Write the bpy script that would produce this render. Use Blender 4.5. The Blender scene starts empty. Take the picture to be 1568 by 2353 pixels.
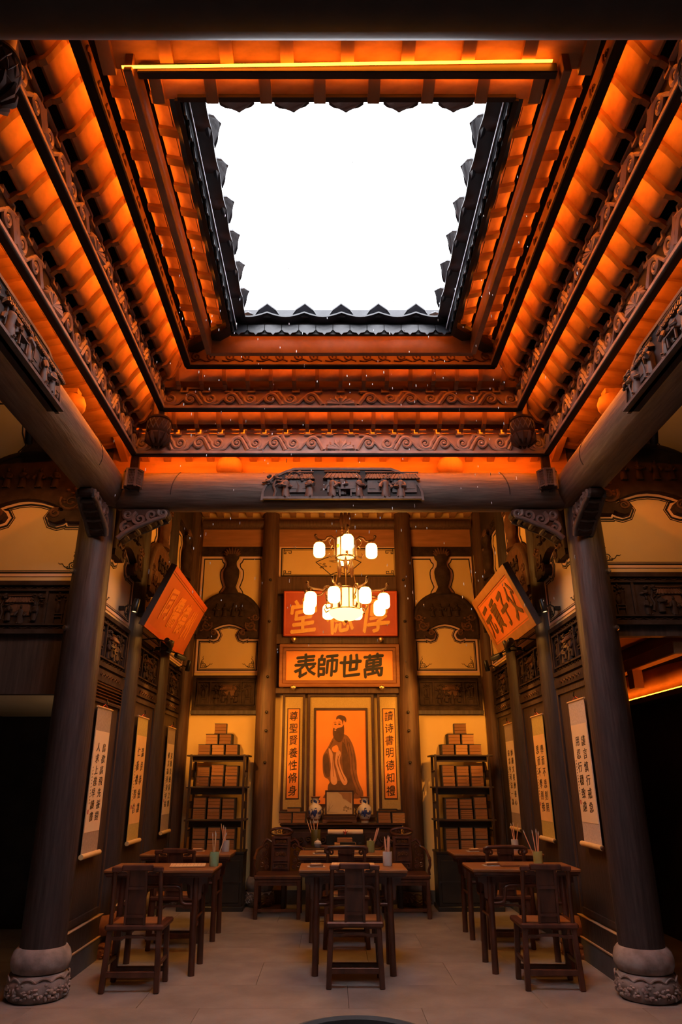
import bpy, math, random
from mathutils import Vector, Matrix
random.seed(7)
PI = math.pi
SC = bpy.context.scene
COL = SC.collection

# ------------------------------------------------------------------ camera
HC = 1.65
cam_d = bpy.data.cameras.new('camera')
cam = bpy.data.objects.new('camera', cam_d); COL.objects.link(cam)
cam.location = (-0.09, 0, HC)
cam.rotation_euler = (PI / 2 + math.atan(616.5 / 1600), 0, 0)
cam_d.sensor_fit = 'VERTICAL'; cam_d.sensor_height = 36; cam_d.sensor_width = 24
cam_d.lens = 1600 / 2353 * 36
cam_d.shift_x = 22 / 2353
cam_d.clip_start = 0.05; cam_d.clip_end = 200
SC.camera = cam

# ------------------------------------------------------------------ world, exposure
SKY = 10.5
w = bpy.data.worlds.new('overcast'); SC.world = w; w.use_nodes = True
bg = w.node_tree.nodes['Background']
bg.inputs[0].default_value = (0.93, 0.94, 1.0, 1); bg.inputs[1].default_value = SKY
SC.view_settings.view_transform = 'Standard'; SC.view_settings.look = 'None'
SC.view_settings.exposure = 0.0; SC.view_settings.gamma = 1
SC.view_settings.use_curve_mapping = False
LED_POWER = 66.0
LAMP_POWER = 52.0
SPOT_POWER = 1.25

# ------------------------------------------------------------------ materials
MATS = {}
def nd(nt, t, **k):
    n = nt.nodes.new(t)
    for a, b in k.items():
        setattr(n, a, b)
    return n
def mat(name, c1, c2=None, rough=.55, metal=0, scale=6, stretch=(1, 1, 1), bump=.0, rnd=0, spec=.5, detail=6, coat=0, contrast=(.3, .7), bscale=None):
    m = bpy.data.materials.new(name); m.use_nodes = True; nt = m.node_tree
    b = nt.nodes['Principled BSDF']; L = nt.links.new
    b.inputs['Roughness'].default_value = rough; b.inputs['Metallic'].default_value = metal
    b.inputs['Specular IOR Level'].default_value = spec
    if coat: b.inputs['Coat Weight'].default_value = coat; b.inputs['Coat Roughness'].default_value = .15
    b.inputs['Base Color'].default_value = (*c1, 1)
    if c2 or bump:
        tc = nd(nt, 'ShaderNodeTexCoord'); mp = nd(nt, 'ShaderNodeMapping')
        mp.inputs['Scale'].default_value = stretch
        L(tc.outputs['Object'], mp.inputs[0])
        no = nd(nt, 'ShaderNodeTexNoise'); no.inputs['Scale'].default_value = scale; no.inputs['Detail'].default_value = detail
        L(mp.outputs[0], no.inputs['Vector'])
        if c2:
            cr = nd(nt, 'ShaderNodeValToRGB'); cr.color_ramp.elements[0].position = contrast[0]; cr.color_ramp.elements[1].position = contrast[1]
            cr.color_ramp.elements[0].color = (*c1, 1); cr.color_ramp.elements[1].color = (*c2, 1)
            L(no.outputs['Fac'], cr.inputs[0]); out = cr.outputs[0]
            if rnd:
                oi = nd(nt, 'ShaderNodeObjectInfo'); mr = nd(nt, 'ShaderNodeMapRange')
                mr.inputs['To Min'].default_value = 1 - rnd; mr.inputs['To Max'].default_value = 1 + rnd
                L(oi.outputs['Random'], mr.inputs['Value'])
                hs = nd(nt, 'ShaderNodeHueSaturation'); L(mr.outputs[0], hs.inputs['Value']); L(out, hs.inputs['Color']); out = hs.outputs[0]
            L(out, b.inputs['Base Color'])
        if bump:
            bp = nd(nt, 'ShaderNodeBump'); bp.inputs['Strength'].default_value = bump; bp.inputs['Distance'].default_value = .02
            src = no
            if bscale:
                src = nd(nt, 'ShaderNodeTexNoise'); src.inputs['Scale'].default_value = bscale; src.inputs['Detail'].default_value = 8
                L(mp.outputs[0], src.inputs['Vector'])
            L(src.outputs['Fac'], bp.inputs['Height']); L(bp.outputs[0], b.inputs['Normal'])
    MATS[name] = m
    return m
def emat(name, col, strength):
    m = bpy.data.materials.new(name); m.use_nodes = True
    b = m.node_tree.nodes['Principled BSDF']
    b.inputs['Base Color'].default_value = (*col, 1)
    b.inputs['Emission Color'].default_value = (*col, 1); b.inputs['Emission Strength'].default_value = strength
    MATS[name] = m
V1 = (9, 9, .7)      # vertical grain
mat('column', (.022, .0165, .0172), (.052, .038, .038), .5, scale=5, stretch=V1, bump=.25, spec=.4)
mat('beam', (.075, .045, .035), (.15, .09, .065), .6, scale=4, stretch=(1.2, 1.2, 1.2), bump=.3)
mat('beam_y', (.085, .055, .045), (.16, .105, .085), .6, scale=5, stretch=(8, .8, 8), bump=.3)
mat('beam_x', (.092, .065, .055), (.165, .118, .098), .6, scale=5, stretch=(.8, 8, 8), bump=.3)
mat('dark_wood', (.018, .013, .013), (.04, .027, .024), .6, scale=5, stretch=(1, 1, 1), bump=.2)
mat('recess_shade', (.016, .011, .010), (.03, .02, .018), .7, scale=8)  # shade of the hollows behind carving put into the near-black colour
mat('rail_in_shade', (.009, .007, .007), (.018, .014, .014), .7, scale=8, spec=.2)  # near-black: the shade on the board undersides is put into the colour
mat('board', (.18, .11, .078), (.30, .185, .13), .55, scale=8, bump=.2)
mat('board_skylit', (.28, .21, .19), (.45, .36, .33), .5, scale=8, bump=.2)  # greyer, paler wood: sky light on the carved faces put into the colour
mat('carved', (.026, .014, .011), (.06, .034, .026), .75, scale=10, bump=.2, spec=.2)
mat('carved_red', (.08, .034, .02), (.15, .068, .038), .7, scale=10, bump=.2, spec=.25)
mat('scene_carve', (.055, .043, .041), (.10, .078, .074), .6, scale=14, bump=.2)
mat('ceiling_wood', (.30, .145, .06), (.56, .30, .135), .6, scale=4, stretch=(1.5, 3, 1.5), bump=.15, rnd=.3)
mat('brick', (.17, .075, .032), (.28, .13, .058), .7, scale=4, bump=.15, rnd=.2)
mat('rib_wood', (.16, .07, .03), (.26, .12, .055), .6, scale=4, stretch=(3, 1, 1), bump=.2, rnd=.15)
mat('board_orange', (.24, .125, .07), (.36, .19, .11), .55, scale=8, bump=.2)
mat('rafter_wood', (.34, .16, .07), (.48, .24, .11), .6, scale=4, stretch=(3, 1, 1), bump=.2, rnd=.15)
mat('wall_wood', (.03, .018, .0155), (.068, .041, .034), .55, scale=4, stretch=(8, 8, .5), bump=.2)
mat('hall_wood', (.3, .13, .05), (.45, .2, .085), .55, scale=3, stretch=(.7, 3, 5), bump=.15)
mat('hall_column', (.062, .028, .016), (.115, .054, .029), .6, scale=4, stretch=V1, bump=.2)
mat('plaster', (.80, .54, .19), (.86, .61, .25), .85, scale=1.5, bump=.03)
mat('aisle_plaster', (.72, .52, .28), (.8, .6, .35), .85, scale=1.5, bump=.03)
mat('line_pink', (.85, .55, .4), None, .6)
mat('line_black', (.012, .01, .016), None, .6)
mat('floor_stone', (.19, .166, .152), (.31, .277, .257), .6, scale=2.6, bump=.12, rnd=.1, bscale=45, spec=.45)
mat('base_stone', (.16, .135, .13), (.34, .295, .285), .85, scale=9, bump=.6)
mat('red_stone', (.2, .09, .065), (.33, .16, .12), .85, scale=9, bump=.6)
mat('grey_stone', (.075, .07, .07), (.12, .11, .105), .8, scale=5, bump=.2)
mat('tile', (.012, .012, .017), (.032, .032, .042), .38, scale=8, bump=.3, spec=.6)
mat('edge_sky_sheen', (.5, .5, .55), (.7, .7, .74), .5, scale=12)  # pale colour stands in for sky reflected along the eave gutter
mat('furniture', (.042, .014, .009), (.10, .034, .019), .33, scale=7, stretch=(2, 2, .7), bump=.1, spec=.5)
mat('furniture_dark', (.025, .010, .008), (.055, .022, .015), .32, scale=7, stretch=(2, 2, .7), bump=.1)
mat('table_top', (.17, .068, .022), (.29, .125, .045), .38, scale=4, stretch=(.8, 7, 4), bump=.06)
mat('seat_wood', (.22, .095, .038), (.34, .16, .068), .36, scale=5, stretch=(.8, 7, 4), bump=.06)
mat('cabinet', (.012, .013, .016), (.028, .026, .028), .3, scale=5, spec=.5)
mat('shelf_wood', (.03, .016, .012), (.06, .032, .022), .4, scale=6)
mat('pages', (.22, .09, .028), (.36, .165, .058), .8, scale=3, stretch=(1, 1, 60), bump=.35, rnd=.18)
mat('pages_pale', (.40, .19, .065), (.52, .27, .10), .8, scale=3, stretch=(1, 1, 60), bump=.3, rnd=.1)
mat('book_cover', (.02, .018, .022), (.045, .035, .035), .7, scale=20)
mat('paper', (.72, .55, .36), (.8, .63, .43), .85, scale=2)
mat('paper_orange', (.76, .46, .17), (.84, .54, .23), .85, scale=3)
mat('paper_flat', (.62, .4, .19), (.72, .49, .26), .8, scale=5)
mat('silk', (.33, .25, .19), (.42, .33, .25), .75, scale=40, bump=.1)
mat('silk_gold', (.45, .34, .09), (.56, .43, .13), .75, scale=40, bump=.1)
mat('silk_grey', (.46, .38, .33), (.62, .52, .46), .75, scale=60, bump=.1)
mat('ink', (.01, .008, .008), None, .6)
mat('seal_red', (.45, .05, .03), None, .7)
mat('roller', (.62, .42, .17), (.74, .53, .25), .5, scale=6)
mat('rod', (.6, .4, .22), None, .5)
mat('brass', (.75, .5, .2), None, .35, metal=1)
mat('black_metal', (.02, .02, .022), None, .35, metal=.6)
mat('steel', (.6, .58, .55), None, .3, metal=1)
mat('lamp_wood', (.03, .012, .006), (.06, .026, .012), .35, scale=8)
mat('red_lacquer', (.44, .048, .012), (.55, .075, .02), .4, scale=5)
mat('gold', (.86, .42, .06), (.92, .52, .1), .4, scale=9)
mat('orange_board', (.80, .26, .03), (.88, .33, .05), .5, scale=2)
mat('sign_orange', (.70, .17, .03), (.8, .23, .045), .5, scale=3)
mat('sign_frame', (.34, .15, .035), (.45, .21, .06), .5, scale=6)
mat('sign_red', (.55, .115, .02), (.66, .16, .03), .45, scale=2.5)
mat('sign_red_edge', (.6, .1, .02), (.7, .14, .03), .45, scale=3)
mat('sign_text_dark', (.13, .06, .012), None, .5)
mat('sign_text_orange', (.85, .3, .05), None, .5)
mat('plaque_wood', (.22, .075, .022), (.32, .12, .04), .4, scale=5, stretch=(.7, 4, 4), bump=.08)
mat('couplet_orange', (.80, .24, .03), (.86, .3, .05), .6, scale=2)
mat('couplet_silk', (.44, .30, .10), (.52, .37, .14), .8, scale=60, bump=.06)
mat('frame_dark', (.045, .02, .012), (.085, .038, .022), .35, scale=6)
mat('robe_brown', (.17, .06, .022), (.26, .1, .035), .7, scale=9)
mat('robe_dark', (.07, .028, .013), (.13, .05, .02), .7, scale=9)
mat('robe_pink', (.56, .25, .14), (.64, .31, .18), .7, scale=9)
mat('skin_paint', (.74, .26, .05), None, .7)
mat('ceramic', (.72, .64, .5), (.78, .7, .57), .12, scale=4, spec=.6)
mat('ceramic_blue', (.02, .035, .16), (.04, .06, .26), .15, scale=6)
mat('ceramic_brown', (.3, .12, .05), None, .3)
mat('celadon', (.20, .32, .17), (.27, .4, .22), .3, scale=6)
mat('olive', (.25, .25, .07), (.33, .32, .11), .4, scale=6)
mat('dark_olive', (.07, .06, .012), (.12, .1, .025), .4, scale=6)
mat('grey_ceramic', (.33, .33, .35), (.42, .42, .44), .4, scale=6)
mat('pale_ceramic', (.5, .47, .42), (.6, .56, .5), .4, scale=6)
mat('brush_pink', (.78, .4, .22), None, .5)
mat('brush_tan', (.72, .5, .26), None, .5)
mat('water', (.006, .006, .007), None, .03, spec=.8)
mat('screen_art', (.62, .42, .18), (.74, .54, .27), .6, scale=3)
mat('art_ink', (.26, .16, .07), (.42, .28, .12), .8, scale=14)
mat('rain', (.85, .88, .95), None, .2)
emat('led', (1.0, .20, .008), LED_POWER)
emat('led_soft', (1.0, .20, .008), LED_POWER * .4)
emat('led_strong', (1.0, .20, .008), LED_POWER * 1.9)
emat('aisle_fill', (1.0, .40, .08), 9)
emat('low_aisle_fill', (1.0, .7, .4), 5)
emat('lantern_glass', (1.0, .42, .07), LAMP_POWER)
emat('drum_glass', (1.0, .46, .1), 7)
emat('spot_lens', (1.0, .6, .25), 4)

# ------------------------------------------------------------------ mesh helpers
class MB:
    def __init__(s): s.v = []; s.f = []
    def add(s, vs, fs):
        n = len(s.v); s.v += [tuple(p) for p in vs]; s.f += [tuple(i + n for i in f) for f in fs]; return s
    def box(s, x0, x1, y0, y1, z0, z1):
        return s.add([(x0, y0, z0), (x1, y0, z0), (x1, y1, z0), (x0, y1, z0), (x0, y0, z1), (x1, y0, z1), (x1, y1, z1), (x0, y1, z1)],
                     [(3, 2, 1, 0), (4, 5, 6, 7), (0, 1, 5, 4), (1, 2, 6, 5), (2, 3, 7, 6), (3, 0, 4, 7)])
    def hexa(s, p):   # 8 points: bottom 4, top 4
        return s.add(p, [(3, 2, 1, 0), (4, 5, 6, 7), (0, 1, 5, 4), (1, 2, 6, 5), (2, 3, 7, 6), (3, 0, 4, 7)])
    def bar(s, a, b, wx, wy=None, up=(0, 0, 1)):
        a = Vector(a); b = Vector(b); wy = wy or wx; d = (b - a).normalized(); u = Vector(up)
        if abs(d.dot(u)) > .98: u = Vector((0, 1, 0))
        x = d.cross(u).normalized() * wx / 2; y = x.cross(d).normalized() * wy / 2
        return s.hexa([a - x - y, a + x - y, a + x + y, a - x + y, b - x - y, b + x - y, b + x + y, b - x + y])
    def tube(s, pts, r, n=6, sq=1.0, up=None, closed=False, cap=True):
        P = [Vector(p) for p in pts]; m = len(P)
        R = r if isinstance(r, (list, tuple)) else [r] * m
        n0 = len(s.v); ref = Vector(up) if up else None; last = None
        for i in range(m):
            a = P[i - 1] if (i > 0 or closed) else P[0]; b = P[(i + 1) % m] if (i < m - 1 or closed) else P[i]
            d = (b - a)
            d = d.normalized() if d.length > 1e-9 else Vector((0, 0, 1))
            if ref is not None: x = d.cross(ref)
            else:
                if last is None:
                    u = Vector((0, 0, 1)) if abs(d.z) < .9 else Vector((0, 1, 0)); x = d.cross(u)
                else: x = last - d * last.dot(d)
            if x.length < 1e-6: x = Vector((1, 0, 0))
            x.normalize(); last = x; y = x.cross(d).normalized()
            for k in range(n):
                t = 2 * PI * (k + .5) / n
                s.v.append(tuple(P[i] + x * math.cos(t) * R[i] + y * math.sin(t) * R[i] * sq))
        for i in range(m - (0 if closed else 1)):
            j = (i + 1) % m
            for k in range(n):
                l = (k + 1) % n
                s.f.append((n0 + i * n + k, n0 + i * n + l, n0 + j * n + l, n0 + j * n + k))
        if cap and not closed:
            s.f.append(tuple(n0 + k for k in reversed(range(n)))); s.f.append(tuple(n0 + (m - 1) * n + k for k in range(n)))
        return s
    def lathe(s, prof, n=16, c=(0, 0, 0), sx=1, sy=1, axis='z'):
        n0 = len(s.v); m = len(prof)
        for r, z in prof:
            for k in range(n):
                t = 2 * PI * k / n; x = r * math.cos(t) * sx; y = r * math.sin(t) * sy
                p = (x, y, z) if axis == 'z' else ((x, z, y) if axis == 'y' else (z, x, y))
                s.v.append((c[0] + p[0], c[1] + p[1], c[2] + p[2]))
        for i in range(m - 1):
            for k in range(n):
                l = (k + 1) % n; s.f.append((n0 + i * n + k, n0 + i * n + l, n0 + (i + 1) * n + l, n0 + (i + 1) * n + k))
        s.f.append(tuple(n0 + k for k in reversed(range(n)))); s.f.append(tuple(n0 + (m - 1) * n + k for k in range(n)))
        return s
    def ball(s, c, r, n=8, m=6):
        r = r if isinstance(r, (list, tuple)) else (r, r, r)
        prof = [(max(math.sin(PI * i / m), .02), -math.cos(PI * i / m)) for i in range(m + 1)]
        n0 = len(s.v); s.lathe(prof, n)
        for i in range(n0, len(s.v)):
            p = s.v[i]; s.v[i] = (c[0] + p[0] * r[0], c[1] + p[1] * r[1], c[2] + p[2] * r[2])
        return s
    def prism(s, poly, y0, y1):          # polygon in xz extruded along y (y0 = front)
        n = len(poly)
        area = sum(poly[i][0] * poly[(i + 1) % n][1] - poly[(i + 1) % n][0] * poly[i][1] for i in range(n))
        if area < 0: poly = poly[::-1]
        vs = [(x, y0, z) for x, z in poly] + [(x, y1, z) for x, z in poly]
        fs = [tuple(range(n)), tuple(reversed(range(n, 2 * n)))] + [(i, i + n, (i + 1) % n + n, (i + 1) % n) for i in range(n)]
        return s.add(vs, fs)
    def ribbon(s, path, o0, o1, y0, y1, closed=True):   # strip between two offsets of a path in xz, extruded y0..y1
        n = len(path); A = []; B = []
        for i in range(n):
            p = path[i - 1] if (i > 0 or closed) else path[i]; q = path[(i + 1) % n] if (i < n - 1 or closed) else path[i]
            c = path[i]
            d1 = Vector((c[0] - p[0], c[1] - p[1])); d2 = Vector((q[0] - c[0], q[1] - c[1]))
            if d1.length < 1e-9: d1 = d2
            if d2.length < 1e-9: d2 = d1
            d1.normalize(); d2.normalize()
            n1 = Vector((-d1.y, d1.x)); n2 = Vector((-d2.y, d2.x)); m = n1 + n2
            if m.length < .2: m = n1
            m.normalize(); k = 1 / max(.5, m.dot(n1))
            A.append((c[0] + m.x * o0 * k, c[1] + m.y * o0 * k)); B.append((c[0] + m.x * o1 * k, c[1] + m.y * o1 * k))
        n0 = len(s.v)
        for y in (y0, y1):
            s.v += [(a[0], y, a[1]) for a in A]; s.v += [(b[0], y, b[1]) for b in B]
        e = n if closed else n - 1
        for i in range(e):
            j = (i + 1) % n
            a, b, c, d = n0 + i, n0 + j, n0 + n + j, n0 + n + i
            s.f.append((a, b, c, d)); s.f.append((a + 2 * n, d + 2 * n, c + 2 * n, b + 2 * n))
            s.f.append((a, a + 2 * n, b + 2 * n, b)); s.f.append((d, c, c + 2 * n, d + 2 * n))
        return s
    def mesh(s, name, m, smooth=None):
        me = bpy.data.meshes.new(name); me.from_pydata(s.v, [], s.f)
        if m: me.materials.append(MATS[m])
        if smooth is not None:
            me.shade_smooth(); me.set_sharp_from_angle(angle=math.radians(smooth))
        me.update(); return me

def obj(name, mesh, m=None, parent=None, loc=(0, 0, 0), rot=(0, 0, 0), smooth=None, bevel=0, sc=None):
    if isinstance(mesh, MB): mesh = mesh.mesh(name, m, smooth)
    o = bpy.data.objects.new(name, mesh); COL.objects.link(o)
    o.location = loc; o.rotation_euler = rot
    if sc: o.scale = sc if isinstance(sc, (tuple, list)) else (sc, sc, sc)
    if parent: o.parent = parent
    if bevel:
        b = o.modifiers.new('bevel', 'BEVEL'); b.width = bevel; b.segments = 1; b.limit_method = 'ANGLE'
    return o
def tag(o, label, cat, group=None, kind=None):
    o['label'] = label; o['category'] = cat
    if group: o['group'] = group
    if kind: o['kind'] = kind
    return o
def thing(name, label, cat, loc=(0, 0, 0), rotz=0, group=None):
    o = bpy.data.objects.new(name, None); COL.objects.link(o); o.empty_display_size = .1
    o.location = loc; o.rotation_euler = (0, 0, rotz)
    return tag(o, label, cat, group)
def struct(name, mesh, m=None, smooth=None, label=None, loc=(0, 0, 0)):
    if mesh is None:
        o = bpy.data.objects.new(name, None); COL.objects.link(o); o.location = loc
    else: o = obj(name, mesh, m, None, loc, smooth=smooth)
    o['kind'] = 'structure'
    if label: o['label'] = label
    return o
def dup(root, loc, rotz=0, label=None, group=None):
    r = root.copy(); COL.objects.link(r); r.location = loc; r.rotation_euler = (0, 0, rotz)
    if label: r['label'] = label
    if group: r['group'] = group
    for ch in list(root.children):
        c = ch.copy(); COL.objects.link(c); c.parent = r
        for g in list(ch.children):
            d = g.copy(); COL.objects.link(d); d.parent = c
    return r
CACHE = {}
def shared(key, fn):
    if key not in CACHE: CACHE[key] = fn()
    return CACHE[key]
def lerp(a, b, t): return a + (b - a) * t

# ------------------------------------------------------------------ lettering
def char_mesh(ch, m, bold=0.0, depth=.03):
    def mk():
        cu = bpy.data.curves.new('glyph', 'FONT'); cu.body = ch; cu.extrude = depth; cu.resolution_u = 2
        o = bpy.data.objects.new('glyph', cu); COL.objects.link(o)
        dg = bpy.context.evaluated_depsgraph_get(); me = bpy.data.meshes.new_from_object(o.evaluated_get(dg))
        bpy.data.objects.remove(o); bpy.data.curves.remove(cu)
        xs = [v.co.x for v in me.vertices]; ys = [v.co.y for v in me.vertices]
        cx = (min(xs) + max(xs)) / 2; cy = (min(ys) + max(ys)) / 2; k = 1 / .92
        for v in me.vertices:      # stand the glyph up: x right, z up, facing -y
            x, y, z = (v.co.x - cx) * k, (v.co.y - cy) * k, v.co.z
            x += .10 * y * 0 + .03 * math.sin(5 * y + 2 * x); y += .06 * x + .025 * math.sin(6 * x)
            v.co = (x, -z, y)
        V = [tuple(v.co) for v in me.vertices]; F = [tuple(p.vertices) for p in me.polygons]; bpy.data.meshes.remove(me); mb = MB()
        sh = [(0, 0)] if not bold else [(-bold, 0), (bold, .3 * bold), (0, -bold), (.3 * bold, bold)]
        for i, (dx, dz) in enumerate(sh): mb.add([(x + dx, y - i * .004, z + dz) for x, y, z in V], F)
        return mb.mesh('character', m)
    return shared(('ch', ch, m, bold, depth), mk)
def write(parent, text, m, pts, sx, sz, y, bold=.02, depth=.02):
    for c, (x, z) in zip(text, pts):
        obj('character', char_mesh(c, m, bold, depth), None, parent, (x, y, z), sc=(sx, .1, sz))
# ------------------------------------------------------------------ shell: floor, walls, roof
CXX, CYB, CYF = 2.41, 6.7, 1.56      # column lines: sides, back, front
BACK = 11.3
fl = struct('floor', None, label='worn grey stone slab floor')
fb = obj('floor_bed', MB().box(-4.4, 4.4, -4, 11.8, -.25, -.03), 'grey_stone', fl)
yy = -3.4; r = 0
while yy < 11.7:
    d = [.62, .74, .66, .8][r % 4]; xx = -4.4 - (.55 if r % 2 else 0)
    while xx < 4.4:
        wd = random.uniform(1.15, 1.75); x1 = min(xx + wd, 4.4); x0 = max(xx, -4.4)
        if x1 - x0 > .05:
            h = random.uniform(-.0015, .0015)
            obj('slab', MB().box(-(x1 - x0) / 2 + .0012, (x1 - x0) / 2 - .0012, -d / 2 + .0012, d / 2 - .0012, -.04, 0), 'floor_stone', fl, ((x0 + x1) / 2, yy + d / 2, h), bevel=.002)
        xx += wd
    yy += d; r += 1
wl = struct('wall_left', MB().box(-2.56, -2.44, 6.75, 11.5, 0, 6.4), 'wall_wood', label='dark timber side wall hung with scrolls')
wr = struct('wall_right', MB().box(2.44, 2.56, 6.75, 11.5, 0, 6.4), 'wall_wood', label='dark timber side wall hung with scrolls')
wb = struct('wall_back', MB().box(-2.56, 2.56, BACK, BACK + .15, 0, 7), 'plaster', label='cream plaster wall behind the altar')
struct('wall_front', MB().box(-4.4, 4.4, -4.2, -4, 0, 8), 'dark_wood')
struct('wall_outer_left', MB().box(-4.6, -4.4, -4.2, 11.8, 0, 8), 'dark_wood')
wor = struct('wall_outer_right', MB().box(4.4, 4.6, -4.2, 11.8, 0, 8), 'dark_wood')
struct('wall_rear', MB().box(-4.6, 4.6, 11.6, 11.8, 0, 8.5), 'dark_wood')
# roof: four planes falling towards the open sky well
IN = (-1.02, 1.02, 2.95, 5.31); OUT = (-4.6, 4.6, -4.2, 11.8); zi, zo = 5.62, 7.4
I4 = [(IN[0], IN[2]), (IN[1], IN[2]), (IN[1], IN[3]), (IN[0], IN[3])]; O4 = [(OUT[0], OUT[2]), (OUT[1], OUT[2]), (OUT[1], OUT[3]), (OUT[0], OUT[3])]
rf = struct('roof', None, label='tiled roof sloping down to the open sky well')
for k in range(4):
    j = (k + 1) % 4; m = MB()
    m.hexa([(*O4[k], zo), (*O4[j], zo), (*I4[j], zi), (*I4[k], zi), (*O4[k], zo + .12), (*O4[j], zo + .12), (*I4[j], zi + .07), (*I4[k], zi + .07)])
    obj('roof_plane', m, 'tile', rf)
# back hall ceiling with rafters
ch = struct('ceiling_hall', MB().box(-2.5, 2.5, 6.86, 11.4, 5.98, 6.03), 'hall_wood', label='rafter ceiling of the altar hall')
rm = MB().box(-.05, .05, 6.9, 11.3, 5.9, 5.98).mesh('rafter', 'rafter_wood')
for i in range(19): obj('rafter', rm, None, ch, (-2.25 + i * .25, 0, 0))
# upper wall closing the hall above the lintel
struct('wall_above_lintel', MB().box(-2.5, 2.5, 6.78, 6.86, 4.58, 6.3), 'hall_wood')
# side aisle ceilings and near hall ceiling
for s, nm in ((-1, 'left'), (1, 'right')):
    struct('ceiling_aisle_' + nm, MB().box(min(s * 2.9, s * 4.4), max(s * 2.9, s * 4.4), -4, 6.75, 5.78, 5.84), 'dark_wood')
    struct('wall_aisle_upper_' + nm, MB().box(min(s * 2.84, s * 2.9), max(s * 2.84, s * 2.9), .4, 6.72, 4.84, 5.9), 'dark_wood')
struct('ceiling_front_hall', MB().box(-2.9, 2.9, -4, 1.5, 5.3, 5.36), 'dark_wood')
struct('wall_front_upper', MB().box(-2.9, 2.9, 1.5, 1.58, 4.3, 6.2), 'dark_wood')

# ------------------------------------------------------------------ columns
def col_proto(r, h, z0, m, base, label):
    t = thing('column', label, 'column')
    prof = [(r * .985, z0), (r, z0 + .4), (r, lerp(z0, h, .5)), (r * .94, h * .88), (r * .88, h)]
    obj('shaft', MB().lathe(prof, 28), m, t, smooth=40)
    return t
def stone_base(t, k, m='base_stone', n=24):
    ring = MB().lathe([(.20 * k, .185), (.245 * k, .2), (.268 * k, .25), (.27 * k, .29), (.255 * k, .335), (.222 * k, .37), (.19 * k, .372)], n)
    obj('stone_ring', ring, m, t, smooth=50)
    d = MB(); prof = [(.235 * k, 0), (.255 * k, .012), (.262 * k, .05), (.275 * k, .10), (.275 * k, .14), (.25 * k, .175), (.235 * k, .19)]
    d.lathe(prof, n)
    dr = obj('stone_drum', d, m, t, smooth=50)
    rl = MB(); rnd = random.Random(3)
    for i in range(12):
        a = 2 * PI * i / 12
        for q in range(16):
            b = a + rnd.uniform(-.26, .26); z = rnd.uniform(.03, .145); rr = (.257 + .014 * math.sin(z * 22)) * k; e = rnd.uniform(.01, .022)
            rl.ball((rr * math.cos(b), rr * math.sin(b), z), (e, e, rnd.uniform(.008, .022)), 6, 4)
        rl.tube([(.268 * k * math.cos(a + d), .268 * k * math.sin(a + d), .166 - .03 * (d / .26) ** 2 + .012) for d in (-.26, -.17, -.08, 0, .08, .17, .26)], .008, 5)
    obj('carving', rl, m, dr, smooth=60)
for s, nm in ((-1, 'left'), (1, 'right')):
    t = col_proto(.186, 4.55, .33, 'column', 1, 'tall dark front column on carved stone base at the %s edge' % nm)
    t.location = (s * 2.49, CYB, 0); stone_base(t, .88)
    for z in (3.0, 3.56):
        obj('peg', MB().lathe([(.022, 0), (.028, .03), (.016, .055)], 8, axis='y'), 'steel', t, (s * .13, -.11, z), smooth=40, sc=(1, -1, 1))
    for i, Y in enumerate((8.2, 9.7)):
        t = col_proto(.19, 5.98, .25, 'column', .8, '%s wall column, %s from the big front column' % (nm, ('first', 'second')[i]))
        t.location = (s * 2.52, Y, 0); stone_base(t, .95, 'red_stone' if i == 0 else 'base_stone', 20)
        t.children[1].location = (0, 0, -.06)
    t = col_proto(.13, 5.98, .25, 'hall_column', .8, 'corner column where the %s wall meets the altar wall' % nm)
    t.location = (s * 2.43, 11.2, 0); stone_base(t, .7, 'base_stone', 20)
    t = col_proto(.150, 5.98, .25, 'hall_column', .8, 'reddish hall column standing %s of the portrait' % nm)
    t.location = (s * 1.11, 11.16, 0); stone_base(t, .74, 'base_stone', 20)
    for z in (1.9, 2.35, 2.62, 3.15, 4.02, 4.7):
        obj('peg', MB().lathe([(.02, 0), (.024, .03), (.012, .05)], 7, axis='y'), 'dark_wood', t, (-s * .03, -.14, z), smooth=40, sc=(1, -1, 1))

# ------------------------------------------------------------------ round timber beams with carved scenes
def relief_figure(v=0):
    def mk():
        m = MB()
        m.lathe([(.03, 0), (.034, .02), (.026, .06), (.022, .085), (.03, .115), (.022, .13), (.008, .14)], 9, sx=1, sy=.7)
        m.ball((0, -.002, .152), (.0135, .0135, .017), 8, 6)
        m.ball((0, .001, .166), (.0125, .0125, .009), 7, 4)
        if v == 0: arms = [[(-.026, 0, .115), (-.04, -.012, .085), (-.012, -.03, .08)], [(.026, 0, .115), (.034, -.012, .085), (.008, -.03, .082)]]
        elif v == 1: arms = [[(-.026, 0, .115), (-.012, -.02, .09), (.03, -.026, .095)], [(.026, 0, .115), (.042, -.014, .09), (.05, -.02, .105)]]
        else: arms = [[(-.026, 0, .115), (-.044, -.01, .09), (-.05, -.016, .07)], [(.026, 0, .115), (.045, -.01, .085), (.03, -.026, .07)]]
        for a in arms: m.tube(a, [.011, .014, .009], 6)
        m.tube([(-.018, -.02, .004), (-.02, -.032, .002)], .006, 5); m.tube([(.018, -.02, .004), (.02, -.032, .002)], .006, 5)
        return m.mesh('carved_figure', 'scene_carve', 50)
    return shared(('fig', v), mk)
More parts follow.
